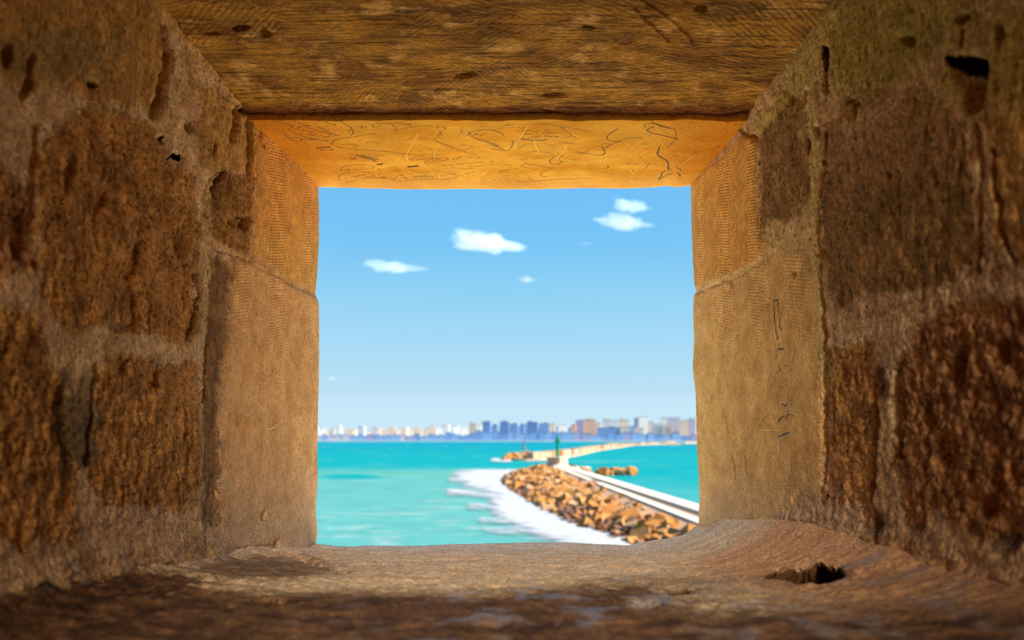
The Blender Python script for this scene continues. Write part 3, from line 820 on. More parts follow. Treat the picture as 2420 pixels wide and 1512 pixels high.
INK = [
    (M_INK, 1.7, c1, [[(190, 195), (330, 225), (500, 260), (545, 290), (480, 340), (560, 400), (760, 480), (1040, 535)]]),
    (M_INK, 1.5, c1, [[(510, 170), (620, 215), (760, 265), (880, 285)], [(880, 285), (740, 285), (640, 310), (640, 325), (670, 315)]]),
    (M_INK, 1.7, c1, [[(775, 300), (900, 345), (1080, 395), (1190, 420), (1205, 455), (1150, 480), (1080, 480)]]),
    (M_INK, 1.4, c1, [[(525, 345), (700, 360), (900, 385), (870, 415), (830, 440), (880, 460), (960, 430)], [(960, 470), (1010, 480), (1030, 500)]]),
    (M_INK, 1.9, c1, [[(315, 390), (400, 430), (480, 500), (560, 545), (690, 555), (690, 520), (600, 490), (520, 495)], [(700, 525), (760, 515), (810, 530), (900, 520), (1040, 535), (1210, 555)]]),
    (M_INK, 2.2, c1, [[(1015, 305), (1130, 365), (1260, 430), (1380, 468)]]),
    (M_INK, 1.7, c1, [[(1380, 175), (1480, 250), (1590, 330), (1625, 400), (1580, 455)], [(1520, 375), (1590, 345)], [(1530, 385), (1580, 385)], [(1575, 310), (1600, 300)]]),
    (M_INK, 1.2, c1, [[(900, 180), (1040, 195), (1160, 200), (1130, 230), (1200, 240), (1310, 260), (1250, 285)]]),
    (M_INK, 1.3, c1, [[(1670, 295), (1720, 280)], [(1780, 275), (1760, 300), (1800, 310), (1770, 325)], [(1840, 280), (1865, 305), (1830, 315)], [(1960, 300), (2020, 250), (2100, 240), (2090, 290), (1990, 310), (1960, 270)]]),
    (M_INK, 1.3, c1, [[(1620, 485), (1800, 445), (2060, 415)], [(1600, 480), (1430, 505), (1250, 540), (1285, 565), (1230, 605), (1350, 655), (1540, 695), (1800, 712), (2268, 738)]]),
    (M_INK, 1.2, c1, [[(1400, 615), (1540, 610), (1690, 620), (1700, 640), (1640, 650)], [(1840, 585), (1940, 565), (2050, 580), (2090, 615)]]),
    (M_INK, 2.0, c1, [[(960, 680), (1060, 665), (1230, 655)], [(965, 690), (1080, 680), (1230, 665)], [(1030, 725), (1120, 710), (1290, 715)], [(1230, 690), (1240, 705), (1290, 715)]]),
    (M_INK, 3.2, c1, [[(1660, 792), (1800, 840), (1960, 890), (2050, 925)], [(1760, 800), (1900, 850), (2080, 890)]]),
    (M_INK, 1.0, c1, [[(1540, 790), (1700, 830), (1850, 885)], [(1860, 800), (2030, 765)], [(1900, 820), (2140, 790)], [(1980, 840), (2180, 815)]]),
    (M_INKR, 5.0, c1, [[(1570, 865), (1640, 868), (1665, 860)]]),
    (M_INK, 4.0, c1, [[(2045, 980), (2090, 968), (2165, 958)], [(2060, 960), (2140, 985)]]),
    (M_INK, 1.2, c1, [[(1400, 1095), (1415, 1040), (1470, 1005), (1700, 975), (1900, 985), (2010, 1020), (1900, 1045), (1700, 1065), (1430, 1080)]]),
    (M_INK, 1.1, c1, [[(1510, 1070), (1560, 1050), (1545, 1080), (1510, 1070)], [(1640, 1040), (1645, 1080)], [(1670, 1050), (1690, 1030), (1700, 1050)], [(1770, 1040), (1790, 1020), (1830, 1015)]]),
    (M_INK, 1.2, c1, [[(1450, 1265), (1370, 1230), (1365, 1180), (1450, 1135), (1640, 1110), (1850, 1105), (1960, 1130), (1990, 1160), (1970, 1200)], [(1470, 1270), (1560, 1285), (1690, 1255)]]),
    (M_INK, 1.3, c1, [[(1480, 1200), (1510, 1235)], [(1590, 1215), (1615, 1180)], [(1640, 1200), (1670, 1175), (1690, 1190)], [(1710, 1185), (1740, 1150), (1750, 1175)], [(1760, 1165), (1830, 1145), (1810, 1175)]]),
    (M_INK, 1.1, c1, [[(2070, 1040), (2100, 1060), (2075, 1085), (2140, 1110), (2060, 1150), (2120, 1160)], [(2090, 1210), (2140, 1195), (2190, 1195), (2140, 1220)], [(1820, 1235), (1840, 1205), (2000, 1205), (2230, 1215)]]),
    (M_INK, 1.4, c2, [[(0, 170), (150, 175), (240, 205)], [(190, 180), (260, 245), (285, 290), (265, 305)], [(300, 225), (310, 250)], [(250, 175), (350, 165), (480, 195), (570, 170)], [(520, 185), (585, 240)]]),
    (M_INK, 1.0, c2, [[(300, 295), (450, 270), (620, 230), (940, 210)]]),
    (M_INK, 1.4, c2, [[(1040, 260), (1080, 230), (1110, 230)], [(1085, 240), (1060, 265)], [(1130, 215), (1220, 260)], [(1180, 265), (1230, 255), (1200, 270)], [(1090, 320), (1150, 330)], [(1090, 350), (1150, 345), (1110, 365)], [(1090, 375), (1130, 385)]]),
    (M_INK, 1.1, c2, [[(1060, 420), (1090, 390), (1180, 385)], [(1000, 480), (1030, 445), (1130, 430)], [(1005, 490), (1150, 560), (1350, 630), (1540, 685), (1575, 690)], [(1010, 485), (1160, 545), (1400, 640)], [(1480, 550), (1600, 580), (1730, 605), (1575, 685), (1640, 740), (1830, 768)]]),
    (M_INK, 1.5, c2, [[(1470, 380), (1515, 350)], [(1540, 285), (1510, 320), (1530, 345), (1570, 355)], [(1600, 405), (1670, 360), (1640, 340)], [(1650, 325), (1690, 370)], [(1720, 410), (1790, 360), (1830, 360), (1800, 385)], [(1880, 400), (1940, 365), (2000, 360)], [(1860, 425), (1890, 420)]]),
    (M_INK, 1.5, c2, [[(2220, 340), (2100, 300), (1950, 290), (1780, 310), (1680, 355), (1690, 400), (1780, 455), (1950, 510), (2220, 605)], [(1780, 445), (1980, 500), (2225, 590)], [(1760, 450), (1800, 460)]]),
    (M_INK, 1.0, c2, [[(470, 490), (520, 465), (600, 455)], [(730, 455), (850, 460), (1010, 500)], [(700, 600), (760, 570)], [(750, 570), (775, 605)], [(880, 625), (980, 655)], [(680, 690), (860, 720)]]),
    (M_INK, 1.2, c2, [[(0, 690), (200, 705), (340, 735), (520, 745), (800, 755), (1200, 755)]]),
    (M_INK, 1.4, c2, [[(540, 860), (580, 830), (700, 790), (800, 775)], [(570, 860), (750, 850), (980, 800), (960, 780)], [(740, 830), (800, 800), (830, 800)]]),
    (M_INK, 1.3, c2, [[(830, 915), (850, 880), (960, 840), (1180, 815), (1255, 825), (1250, 855), (1100, 890), (980, 925), (880, 935), (830, 910)], [(900, 910), (960, 885), (1010, 885), (1060, 855), (1110, 840)]]),
    (M_INK, 1.3, c2, [[(1340, 855), (1400, 820), (1540, 790)], [(1410, 855), (1470, 830), (1530, 820)], [(1640, 820), (1700, 800), (1760, 795)], [(1780, 830), (1840, 810), (1855, 790)]]),
    (M_INK, 1.3, c2, [[(1050, 960), (1060, 940), (1180, 965), (1230, 955)], [(1200, 940), (1235, 960)], [(1270, 930), (1330, 945), (1380, 965)], [(1290, 965), (1350, 940)], [(1390, 925), (1500, 930), (1560, 935)], [(1560, 905), (1690, 930)], [(1690, 920), (1760, 905), (1860, 900), (1950, 905)], [(2030, 880), (2120, 885)], [(2050, 900), (2110, 870)]]),
    (M_INK, 1.2, c2, [[(1650, 960), (1680, 980), (1720, 965)], [(1760, 960), (1800, 980), (1850, 970)], [(1880, 965), (1920, 970), (1950, 950)], [(1980, 955), (2050, 945), (2100, 965)], [(1300, 1015), (1400, 1005), (1560, 1025), (1750, 1020)]]),
    (M_INK, 5.0, c2, [[(490, 988), (600, 978), (715, 965)], [(520, 995), (710, 972)]]),
    (M_INK, 1.2, c2, [[(140, 1015), (200, 1005), (250, 1000), (330, 990)], [(210, 1050), (260, 1060), (300, 1040), (390, 1045)], [(460, 1030), (520, 1040), (600, 1050), (700, 1050)], [(700, 1040), (820, 1045)], [(275, 1085), (340, 1080), (420, 1085), (470, 1090)], [(480, 1110), (550, 1120), (590, 1110)], [(650, 1100), (700, 1105), (760, 1090), (920, 1090)], [(350, 1140), (410, 1130), (430, 1145), (370, 1150)]]),
    (M_INK, 1.4, c2, [[(370, 1185), (480, 1190), (470, 1210), (440, 1190)], [(600, 1190), (640, 1165), (690, 1160), (700, 1185), (640, 1190)], [(750, 1190), (770, 1165), (840, 1150), (850, 1190), (800, 1195)], [(880, 1175), (930, 1165), (980, 1180), (960, 1195)]]),
    (M_INK, 1.1, c2, [[(1000, 1025), (985, 1050), (1150, 1075), (1300, 1105), (1420, 1140), (1465, 1160), (1380, 1205), (1280, 1220), (800, 1225), (430, 1245)], [(225, 1250), (270, 1200), (320, 1150)], [(310, 1240), (380, 1250), (340, 1255)], [(100, 1195), (210, 1235)]]),
    (M_SCR, 2.6, c2, [[(985, 1130), (1000, 1165)], [(985, 1168), (1060, 1160), (1120, 1165)], [(1072, 1120), (1100, 1165), (1112, 1215)], [(1130, 1165), (1240, 1170)], [(1260, 1170), (1290, 1135)], [(1335, 1125), (1335, 1185)], [(1370, 1135), (1440, 1160)], [(1430, 1120), (1455, 1165)]]),
    (M_SCR, 2.6, c2, [[(1545, 1110), (1585, 1165)], [(1590, 1160), (1620, 1140)], [(1655, 1150), (1710, 1165)], [(1690, 1115), (1700, 1150)], [(1770, 1120), (1860, 1135), (1910, 1155)], [(1905, 1145), (1940, 1110), (1985, 1080)]]),
    (M_SCR, 3.0, c2, [[(1865, 1210), (1810, 1265), (1800, 1285), (1935, 1278)], [(1990, 1210), (2060, 1260)], [(1950, 1298), (2080, 1285), (2210, 1250)]]),
    (M_SCR, 1.8, c2, [[(700, 375), (640, 470), (570, 610), (490, 740), (480, 800), (515, 885)], [(740, 510), (710, 570)], [(1040, 680), (1010, 740), (990, 810)], [(200, 420), (330, 480)], [(70, 450), (150, 520)], [(770, 520), (890, 580)], [(1090, 625), (1200, 645)], [(130, 280), (150, 300), (120, 320)]]),
    (M_INKR, 2.0, c2, [[(130, 155), (400, 140)], [(1600, 1110), (1780, 1080)], [(2180, 262), (2228, 268)]]),
    (M_INK, 1.5, c3, [[(200, 250), (220, 220), (350, 185)], [(295, 220), (370, 200)], [(345, 255), (440, 250)], [(510, 240), (580, 260), (640, 245)], [(430, 310), (540, 300)], [(590, 300), (640, 320), (720, 300)], [(700, 290), (860, 265)], [(490, 345), (580, 345)], [(610, 385), (700, 370), (790, 375)], [(780, 320), (850, 325), (930, 300)], [(840, 355), (890, 365)], [(950, 360), (1050, 345), (1200, 350)], [(1010, 300), (1060, 295), (1100, 310)]]),
    (M_INK, 1.5, c3, [[(750, 440), (840, 410), (910, 410), (870, 440), (810, 450)], [(1000, 420), (1080, 405), (1130, 430)], [(1100, 440), (1180, 400)], [(1180, 430), (1240, 410), (1270, 420), (1220, 435)], [(690, 460), (720, 430)]]),
    (M_INKB, 3.0, c3, [[(570, 465), (700, 478), (830, 490), (960, 490), (1080, 465)], [(570, 450), (620, 470)]]),
    (M_INK, 1.5, c3, [[(0, 295), (100, 305), (190, 345), (240, 410)], [(390, 480), (410, 540), (385, 620), (320, 685)], [(510, 650), (580, 610), (660, 570)], [(0, 565), (120, 610), (240, 660)]]),
    (M_INKR, 2.2, c3, [[(0, 650), (150, 665), (320, 685)], [(110, 262), (220, 275)], [(230, 1158), (390, 1150)], [(820, 700), (1090, 715)], [(500, 598), (535, 602)]]),
    (M_INK, 1.3, c3, [[(720, 720), (800, 695), (820, 690)], [(1090, 710), (1170, 680)], [(940, 180), (1080, 185), (1220, 215), (1360, 270), (1490, 350), (1510, 390), (1420, 450)], [(1500, 415), (1560, 420), (1620, 460)]]),
    (M_INK, 1.3, c3, [[(1260, 525), (1400, 540), (1560, 545)], [(1060, 570), (1210, 575)], [(1110, 610), (1200, 605)], [(1460, 690), (1540, 640)]]),
    (M_INK, 1.8, c3, [[(1200, 790), (1120, 860), (1110, 900), (1180, 940), (1280, 930), (1330, 890), (1280, 870), (1300, 800), (1370, 775)]]),
    (M_INK, 1.2, c3, [[(1310, 795), (1440, 825), (1600, 865)], [(1330, 895), (1460, 905)], [(540, 865), (640, 830), (690, 860)], [(560, 990), (640, 930), (720, 915)], [(560, 985), (700, 1010), (860, 1050)], [(690, 950), (850, 955), (1000, 990), (1190, 1005)]]),
    (M_INK, 1.3, c3, [[(150, 1110), (190, 1070), (340, 1040)], [(320, 1020), (400, 985)], [(440, 1025), (530, 1010)], [(0, 940), (170, 930)], [(250, 960), (400, 950)], [(0, 880), (50, 895)], [(700, 1180), (770, 1245)], [(1190, 1010), (1010, 1070), (935, 1120), (960, 1165), (1050, 1165)]]),
    (M_INK, 1.1, c3, [[(430, 1270), (800, 1255), (1200, 1225), (1560, 1215), (1900, 1200)], [(1300, 245), (1500, 255), (1700, 290), (1880, 325)], [(1330, 210), (1440, 225)], [(1510, 195), (1640, 215)], [(1820, 985), (1840, 965), (1960, 955)], [(2040, 1085), (2228, 1105)], [(2190, 1000), (2210, 980), (2180, 960)]]),
    (M_SCR, 1.9, c3, [[(700, 240), (640, 290), (560, 430), (470, 560), (420, 650)], [(820, 480), (830, 570), (890, 690), (895, 740)], [(1440, 580), (1340, 720), (1280, 800), (1280, 880)], [(820, 690), (1000, 700)], [(1390, 250), (1620, 430)], [(1900, 330), (2060, 370), (2228, 400)], [(2040, 840), (2070, 900), (2100, 905)], [(0, 1290), (140, 1250)]]),
    (M_INK, 2.2, c4, [[(270, 210), (180, 265), (105, 320), (95, 365), (130, 390), (210, 410), (320, 412)]]),
    (M_INK, 1.5, c4, [[(60, 510), (160, 455), (300, 390), (430, 355), (560, 350), (640, 380)], [(0, 455), (80, 440), (170, 455), (50, 480)]]),
    (M_INK, 2.4, c4, [[(5, 480), (45, 530), (58, 580), (30, 610), (-20, 612)]]),
    (M_INK, 1.2, c4, [[(-370, 555), (-290, 590), (-230, 560), (-150, 510), (0, 470)], [(-370, 560), (-250, 580), (-90, 610), (-20, 612)]]),
    (M_INK, 1.8, c4, [[(680, 190), (645, 170), (690, 145), (800, 140), (900, 165), (1040, 205), (1110, 215)], [(760, 95), (800, 130), (920, 185), (1050, 215)]]),
    (M_INKB, 2.4, c4, [[(800, 185), (720, 215), (705, 250), (760, 280), (900, 310), (1050, 345), (1170, 375)]]),
    (M_INK, 1.5, c4, [[(1135, 365), (1080, 420), (1030, 480), (1005, 520)], [(1110, 215), (1135, 300), (1130, 370)]]),
    (M_INKB, 3.0, c4, [[(885, 490), (865, 540), (850, 595), (890, 640), (980, 690), (1015, 740), (1010, 800), (1020, 830)], [(1020, 825), (1030, 800)]]),
    (M_INKB, 2.6, c4, [[(970, 850), (920, 880), (905, 930), (865, 975)], [(870, 980), (960, 930), (1080, 885)], [(980, 845), (1080, 840)], [(1130, 800), (1190, 820), (1200, 845)], [(1150, 880), (1185, 900), (1190, 935)]]),
    (M_INK, 1.3, c4, [[(655, 835), (720, 740), (725, 730)], [(720, 740), (840, 752)], [(580, 625), (650, 690)], [(390, 720), (410, 745)], [(300, 745), (560, 748)], [(670, 895), (760, 945)], [(0, 870), (200, 893)], [(1060, 600), (1165, 645)], [(1395, 540), (1440, 570), (1370, 600)], [(1470, 540), (1510, 560)], [(1430, 620), (1490, 600)], [(95, 780), (115, 795), (80, 820)]]),
    (M_INKR, 2.2, c4, [[(1690, 525), (1740, 490), (1800, 460)], [(1740, 488), (1795, 492)], [(610, 445), (690, 448)], [(640, 520), (760, 495)], [(400, 1015), (420, 1010)], [(535, 978), (570, 992)]]),
    (M_SCR, 1.6, c4, [[(500, 165), (640, 230), (780, 310), (880, 400), (960, 485)], [(0, 290), (150, 330)], [(350, 415), (450, 480), (545, 555)], [(800, 190), (880, 260)], [(840, 190), (940, 285)], [(1100, 780), (1240, 740), (1340, 660), (1400, 630)], [(430, 820), (500, 900), (545, 790)]]),
]
for mat, w, cf_, st in INK:
    scribble('scribble' if mat in (M_INK, M_INKB, M_INKR) else 'scratch', [cf_(s) for s in st], mat, w, LINTEL, on_lintel)

WL = lambda x, y: on_wall('wall_left', x, y)
WR = lambda x, y: on_wall('wall_right', x, y)
wl, wr = bpy.data.objects['wall_left'], bpy.data.objects['wall_right']
for w, cf_, st in [
    (2.0, c5, [[(785, 530), (830, 545), (870, 540)], [(840, 525), (850, 545)]]),
    (2.0, c5, [[(690, 625), (660, 655), (680, 700), (670, 745), (650, 765), (612, 735), (605, 600)]]),
    (1.8, c5, [[(770, 625), (750, 700), (735, 790), (705, 865)]]),
    (1.8, c5, [[(790, 820), (800, 830), (840, 800), (860, 770)]]),
    (2.2, c5, [[(880, 1160), (850, 1220), (780, 1310)], [(970, 1130), (945, 1170), (920, 1240), (900, 1300), (880, 1330), (810, 1325)], [(880, 1110), (885, 1130)]]),
    (1.8, c5, [[(630, 1230), (570, 1315)], [(720, 1275), (750, 1240)], [(650, 1330), (720, 1350)]]),
    (2.0, c6, [[(455, 120), (505, 185), (560, 140)], [(600, 90), (650, 140), (695, 110)], [(670, 295), (720, 285), (775, 240)], [(370, 640), (390, 665), (430, 655)], [(870, 215), (940, 235)], [(910, 75), (950, 70)]]),
    (1.8, c6, [[(490, 790), (520, 820), (550, 790)], [(590, 330), (600, 400)], [(430, 60), (440, 180)]]),
]:
    scribble('scratch', [cf_(s) for s in st], M_SCRW, w, wl, WL)
for mat, w, cf_, st in [
    (M_INKB, 4.5, c7, [[(862, 692), (905, 688)]]),
    (M_INKB, 2.6, c7, [[(865, 740), (868, 880), (880, 1000), (900, 1090)], [(905, 700), (912, 830), (920, 950), (940, 1000)], [(900, 1090), (910, 1060)]]),
    (M_INKB, 3.2, c7, [[(885, 1205), (960, 1180)], [(905, 1180), (955, 1195)], [(885, 1240), (880, 1290)]]),
    (M_INKB, 3.0, c7, [[(890, 1425), (935, 1395)], [(910, 1370), (930, 1400)], [(970, 1360), (1005, 1355)]]),
    (M_INKB, 3.0, c8, [[(815, 140), (835, 125)], [(855, 110), (865, 120)], [(830, 280), (860, 300), (875, 270)], [(870, 220), (875, 240)]]),
    (M_INKB, 3.2, c8, [[(780, 460), (795, 430), (840, 385)], [(860, 420), (870, 385), (890, 370)], [(900, 375), (925, 378)], [(785, 580), (830, 560), (895, 535)]]),
    (M_SCR, 2.0, c7, [[(720, 615), (780, 660), (880, 750)], [(530, 980), (400, 1110), (340, 1200), (300, 1270)], [(790, 1040), (700, 1110), (610, 1210)], [(890, 650), (955, 590)], [(770, 690), (790, 850), (770, 1020), (720, 1010)]]),
    (M_SCR, 1.8, c7, [[(810, 600), (830, 760), (870, 960), (900, 1250)], [(1035, 620), (1045, 900), (1090, 1120), (1150, 1270)], [(900, 480), (970, 410)], [(1070, 1290), (1150, 1440)], [(480, 1460), (510, 1400)], [(540, 1440), (560, 1350), (600, 1450)]]),
    (M_SCR, 2.2, c8, [[(735, 295), (690, 355), (620, 440), (590, 500)], [(625, 505), (660, 520), (730, 515), (810, 520)], [(365, 560), (390, 578), (440, 565), (500, 490), (545, 415)], [(600, 105), (690, 40), (720, 0)], [(610, 180), (720, 265)], [(540, 100), (555, 130)]]),
    (M_SCR, 1.6, c8, [[(470, 280), (510, 220)], [(500, 330), (520, 220)], [(360, 500), (370, 580)], [(390, 210), (410, 290)]]),
]:
    scribble('scribble' if mat is M_INKB else 'scratch', [cf_(s) for s in st], mat, w, wr, WR)

# ------------------------------------------------------------------ sea
def sea_mat():
    m, nt, b, out = new_mat('sea_water')
    k = N(nt); tcd = k.n('ShaderNodeTexCoord'); P = tcd.outputs['Object']
    ca = k.n('ShaderNodeAttribute', attribute_name='Col')
    n1 = k.noise(k.mapping(P, (0.35, 1, 1)), 0.22, 5, 0.6)
    col = k.mix(1.0, ca.outputs['Color'], k.ramp(n1, [(0.3, 0.90), (0.7, 1.10)]), 'MULTIPLY')
    di = k.n('ShaderNodeBsdfDiffuse'); k.l(col, di.inputs[0])
    gl = k.n('ShaderNodeBsdfGlossy'); gl.inputs['Roughness'].default_value = 0.25
    bp = k.n('ShaderNodeBump'); bp.inputs['Strength'].default_value = 0.5; bp.inputs['Distance'].default_value = 0.3
    k.l(n1, bp.inputs['Height']); k.l(bp.outputs[0], di.inputs['Normal']); k.l(bp.outputs[0], gl.inputs['Normal'])
    mx = k.n('ShaderNodeMixShader'); mx.inputs[0].default_value = 0.05
    k.l(di.outputs[0], mx.inputs[1]); k.l(gl.outputs[0], mx.inputs[2]); k.l(mx.outputs[0], out.inputs[0])
    return m

def sea_px(X, Y): return CX + X / Y * F, YH + CZ / Y * F

def build_sea():
    q = np.linspace(1 / 3400, 1 / 26, 620); Ys = 1 / q[::-1]
    T = np.concatenate([np.linspace(-3, -0.36, 40)[:-1], np.linspace(-0.36, 0.36, 260), np.linspace(0.36, 3, 40)[1:]])
    Y, t = np.meshgrid(Ys, T, indexing='ij')
    X = Y * t
    px, py = sea_px(X, Y)
    Z = 0.22 * fbm(X / 9, Y / 5, 3, 401) * sstep(600, 80, Y)
    n = fbm(X / 30, Y / 9, 4, 402); n2 = fbm(X / 90, Y / 30, 3, 405); n3 = fbm(X / 7, Y / 3.0, 4, 406)
    far, mid, nr, green, pale = lin(0, 176, 204), lin(0, 190, 200), lin(112, 206, 204), lin(120, 208, 176), lin(186, 224, 228)
    col = np.zeros(Y.shape + (3,))
    leftside = sstep(20, -5, X - (22 - 0.049 * (Y - 89)) + 10)
    a = sstep(1044, 1085, py)
    b = sstep(1098, 1128, py + 10 * n2) * leftside
    b2 = sstep(1110, 1190, py + 14 * n2) * (1 - leftside) * 0.55
    for c in range(3):
        v = far[c] * (1 - a) + mid[c] * a
        v = v + (nr[c] - v) * np.maximum(b, b2)
        v = v + (green[c] - v) * b * sstep(0.05, 0.5, n2) * 0.7
        v = v + (pale[c] - v) * b * sstep(0.06, 0.42, n3) * sstep(1130, 1260, py) * 0.75
        v = v + (pale[c] - v) * sstep(0.22, 0.5, n) * (0.16 + 0.25 * b)
        s = sstep(1.0, 0.4, np.hypot((px - 830) / 110, (py - 1126) / 9) + 0.4 * n)
        v = v + (mid[c] * 0.97 - v) * s
        s = sstep(1.0, 0.3, np.hypot((px - 1040) / 240, (py - 1112) / 4.5) + 0.5 * n) * 0.6
        v = v + (nr[c] - v) * s
        s = sstep(1.0, 0.3, np.hypot((px - 1430) / 130, (py - 1090) / 3.5) + 0.5 * n) * 0.5
        v = v + (nr[c] - v) * s
        col[..., c] = v * 0.335
    V = np.stack([X, Y, Z], -1).reshape(-1, 3)
    o = link('sea', np_mesh('sea', V, grid_quads(*Y.shape, flip=True), col.reshape(-1, 3)), sea_mat())
    return tag(o, kind='structure')
build_sea()

# surf: broken white water, one uncountable sheet
def foam_mat():
    m, nt, b, out = new_mat('white_foam')
    k = N(nt); tcd = k.n('ShaderNodeTexCoord')
    ca = k.n('ShaderNodeAttribute', attribute_name='Col')
    n1 = k.noise(k.mapping(tcd.outputs['Object'], (0.5, 1.2, 1)), 0.42, 6, 0.68)
    sp = k.n('ShaderNodeSeparateColor'); k.l(ca.outputs['Color'], sp.inputs[0])
    f = k.math('ADD', k.math('MULTIPLY', sp.outputs[0], 1.25), k.math('MULTIPLY', k.math('SUBTRACT', n1, 0.5), 2.2))
    f = k.math('MULTIPLY', k.math('SUBTRACT', f, 0.22), 1.5, clamp=True)
    di = k.n('ShaderNodeBsdfDiffuse'); di.inputs[0].default_value = (*[0.35 * q for q in lin(234, 242, 255)], 1)
    tr = k.n('ShaderNodeBsdfTransparent'); mx = k.n('ShaderNodeMixShader')
    k.l(f, mx.inputs[0]); k.l(tr.outputs[0], mx.inputs[1]); k.l(di.outputs[0], mx.inputs[2]); k.l(mx.outputs[0], out.inputs[0])
    return m
M_FOAM = foam_mat()

def foam_sheet(name, y0, y1, x0, x1, step, shapes, label):
    Ys, Xs = np.arange(y0, y1, step), np.arange(x0, x1, step)
    Y, X = np.meshgrid(Ys, Xs, indexing='ij')
    px, py = sea_px(X, Y)
    wx = 26 * fbm(X / 9, Y / 9, 4, 431) ; wy = 9 * fbm(X / 9, Y / 9, 4, 437)
    f = np.zeros(Y.shape)
    for kind, g, soft, amt in shapes:
        d = poly_sd(px + wx, py + wy, g) if kind == 'poly' else line_d(px + wx * 0.4, py + wy * 0.5, g)
        f = np.maximum(f, amt * sstep(soft, -soft * 0.4 if kind == 'poly' else 0, d))
    Z = 0.24 + 0.25 * f * (0.6 + fbm(X / 2.2, Y / 2.2, 3, 440))
    Q = grid_quads(*Y.shape, flip=True)
    keep = f.ravel()[Q].max(1) > 0.06
    V = np.stack([X, Y, Z], -1).reshape(-1, 3)
    cc = np.repeat(f.reshape(-1, 1), 3, 1)
    q = Q[keep]; used, inv = np.unique(q, return_inverse=True)
    o = link(name, np_mesh(name, V[used], inv.reshape(q.shape), cc[used]), M_FOAM)
    return tag(o, label, 'foam', kind='stuff')

foam_sheet('surf_foam', 78, 300, -24, 26, 0.55, [
    ('poly', [(1092, 1126), (1130, 1116), (1200, 1114), (1240, 1130), (1270, 1170), (1330, 1195), (1420, 1225), (1560, 1240), (1580, 1330), (1400, 1330), (1365, 1285), (1300, 1264), (1232, 1242), (1188, 1216), (1176, 1192), (1196, 1172), (1160, 1152), (1112, 1140)], 40, 0.92),
    ('line', [(1062, 1164), (1130, 1168), (1220, 1178)], 14, 0.62), ('line', [(1110, 1198), (1200, 1204)], 14, 0.5), ('line', [(1065, 1134), (1110, 1136)], 14, 0.5), ('line', [(1140, 1232), (1230, 1238)], 16, 0.5), ('line', [(1150, 1258), (1300, 1266)], 16, 0.45)],
    'white surf breaking along the seaward rocks of the near breakwater')
foam_sheet('surf_foam', 385, 480, -26, 36, 1.0, [
    ('line', [(1166, 1087), (1190, 1089), (1205, 1091)], 7, 1.0), ('line', [(1246, 1090), (1302, 1086)], 4, 0.9)],
    'small white surf at the tip of the far breakwater')

# ------------------------------------------------------------------ boulders
def boulder_meshes(n, mats, cube_share=0.3):
    out = []
    for i in range(n):
        bm = bmesh.new()
        if random.random() < cube_share:
            bmesh.ops.create_cube(bm, size=1.15)
            for v in bm.verts: v.co *= random.uniform(0.85, 1.1)
        else:
            for _ in range(13):
                v = Vector((random.gauss(0, 1), random.gauss(0, 1), random.gauss(0, 1))).normalized() * random.uniform(0.5, 0.72)
                v.z *= 0.8
                bm.verts.new(v)
            r = bmesh.ops.convex_hull(bm, input=bm.verts)
            bmesh.ops.delete(bm, geom=list({g for g in list(r['geom_unused']) + list(r['geom_interior']) if isinstance(g, bmesh.types.BMVert)}), context='VERTS')
        me = bm_mesh('boulder', bm)
        me.materials.append(mats[i % len(mats)])
        out.append(me)
    return out

M_ROCK = [flat_mat('rock_ochre', (220, 162, 96), 0.9, 0.3, 1.2, k_=0.46), flat_mat('rock_orange', (214, 144, 72), 0.9, 0.3, 1.2, k_=0.46), flat_mat('rock_tan', (222, 178, 134), 0.9, 0.25, 1.2, k_=0.46)]
M_WET = [flat_mat('rock_wet_brown', (138, 92, 64), 0.6, 0.3, 1.2, k_=0.46), flat_mat('rock_wet_grey', (118, 92, 80), 0.6, 0.3, 1.2, k_=0.46), flat_mat('rock_wet_ochre', (176, 116, 62), 0.7, 0.3, 1.2, k_=0.46)]
DRY, WET = boulder_meshes(12, M_ROCK), boulder_meshes(9, M_WET, 0.15)

def pile(parent, spots, limit=300):
    """spots: (x, y, z, size, mesh). The largest in view are single boulders, the rest one heap."""
    spots = sorted(spots, key=lambda s: -s[3] / s[1])
    for x, y, z, s, me in spots[:limit]:
        o = bpy.data.objects.new('boulder', me)
        o.location = Vector((x, y, z)) - parent.location
        o.rotation_euler = (random.uniform(-.6, .6), random.uniform(-.6, .6), random.uniform(0, 6.3))
        o.scale = (s * random.uniform(.8, 1.25), s * random.uniform(.8, 1.2), s * random.uniform(.75, 1.0))
        o.parent = parent; C.objects.link(o)
    rest = spots[limit:]
    if rest:
        bm = bmesh.new(); mats = M_ROCK + M_WET
        for x, y, z, s, me in rest:
            n0 = len(bm.faces); v0 = len(bm.verts)
            bm.from_mesh(me); bm.verts.ensure_lookup_table(); bm.faces.ensure_lookup_table()
            M = Matrix.Translation(Vector((x, y, z)) - parent.location) @ Euler((random.uniform(-.6, .6), random.uniform(-.6, .6), random.uniform(0, 6.3))).to_matrix().to_4x4() @ Matrix.Scale(s, 4)
            for v in bm.verts[v0:]: v.co = M @ v.co
            mi = mats.index(me.materials[0])
            for f in bm.faces[n0:]: f.material_index = mi
        me = bm_mesh('smaller_boulders', bm)
        for m in mats: me.materials.append(m)
        o = link('smaller_boulders', me, None, parent); o['kind'] = 'stuff'

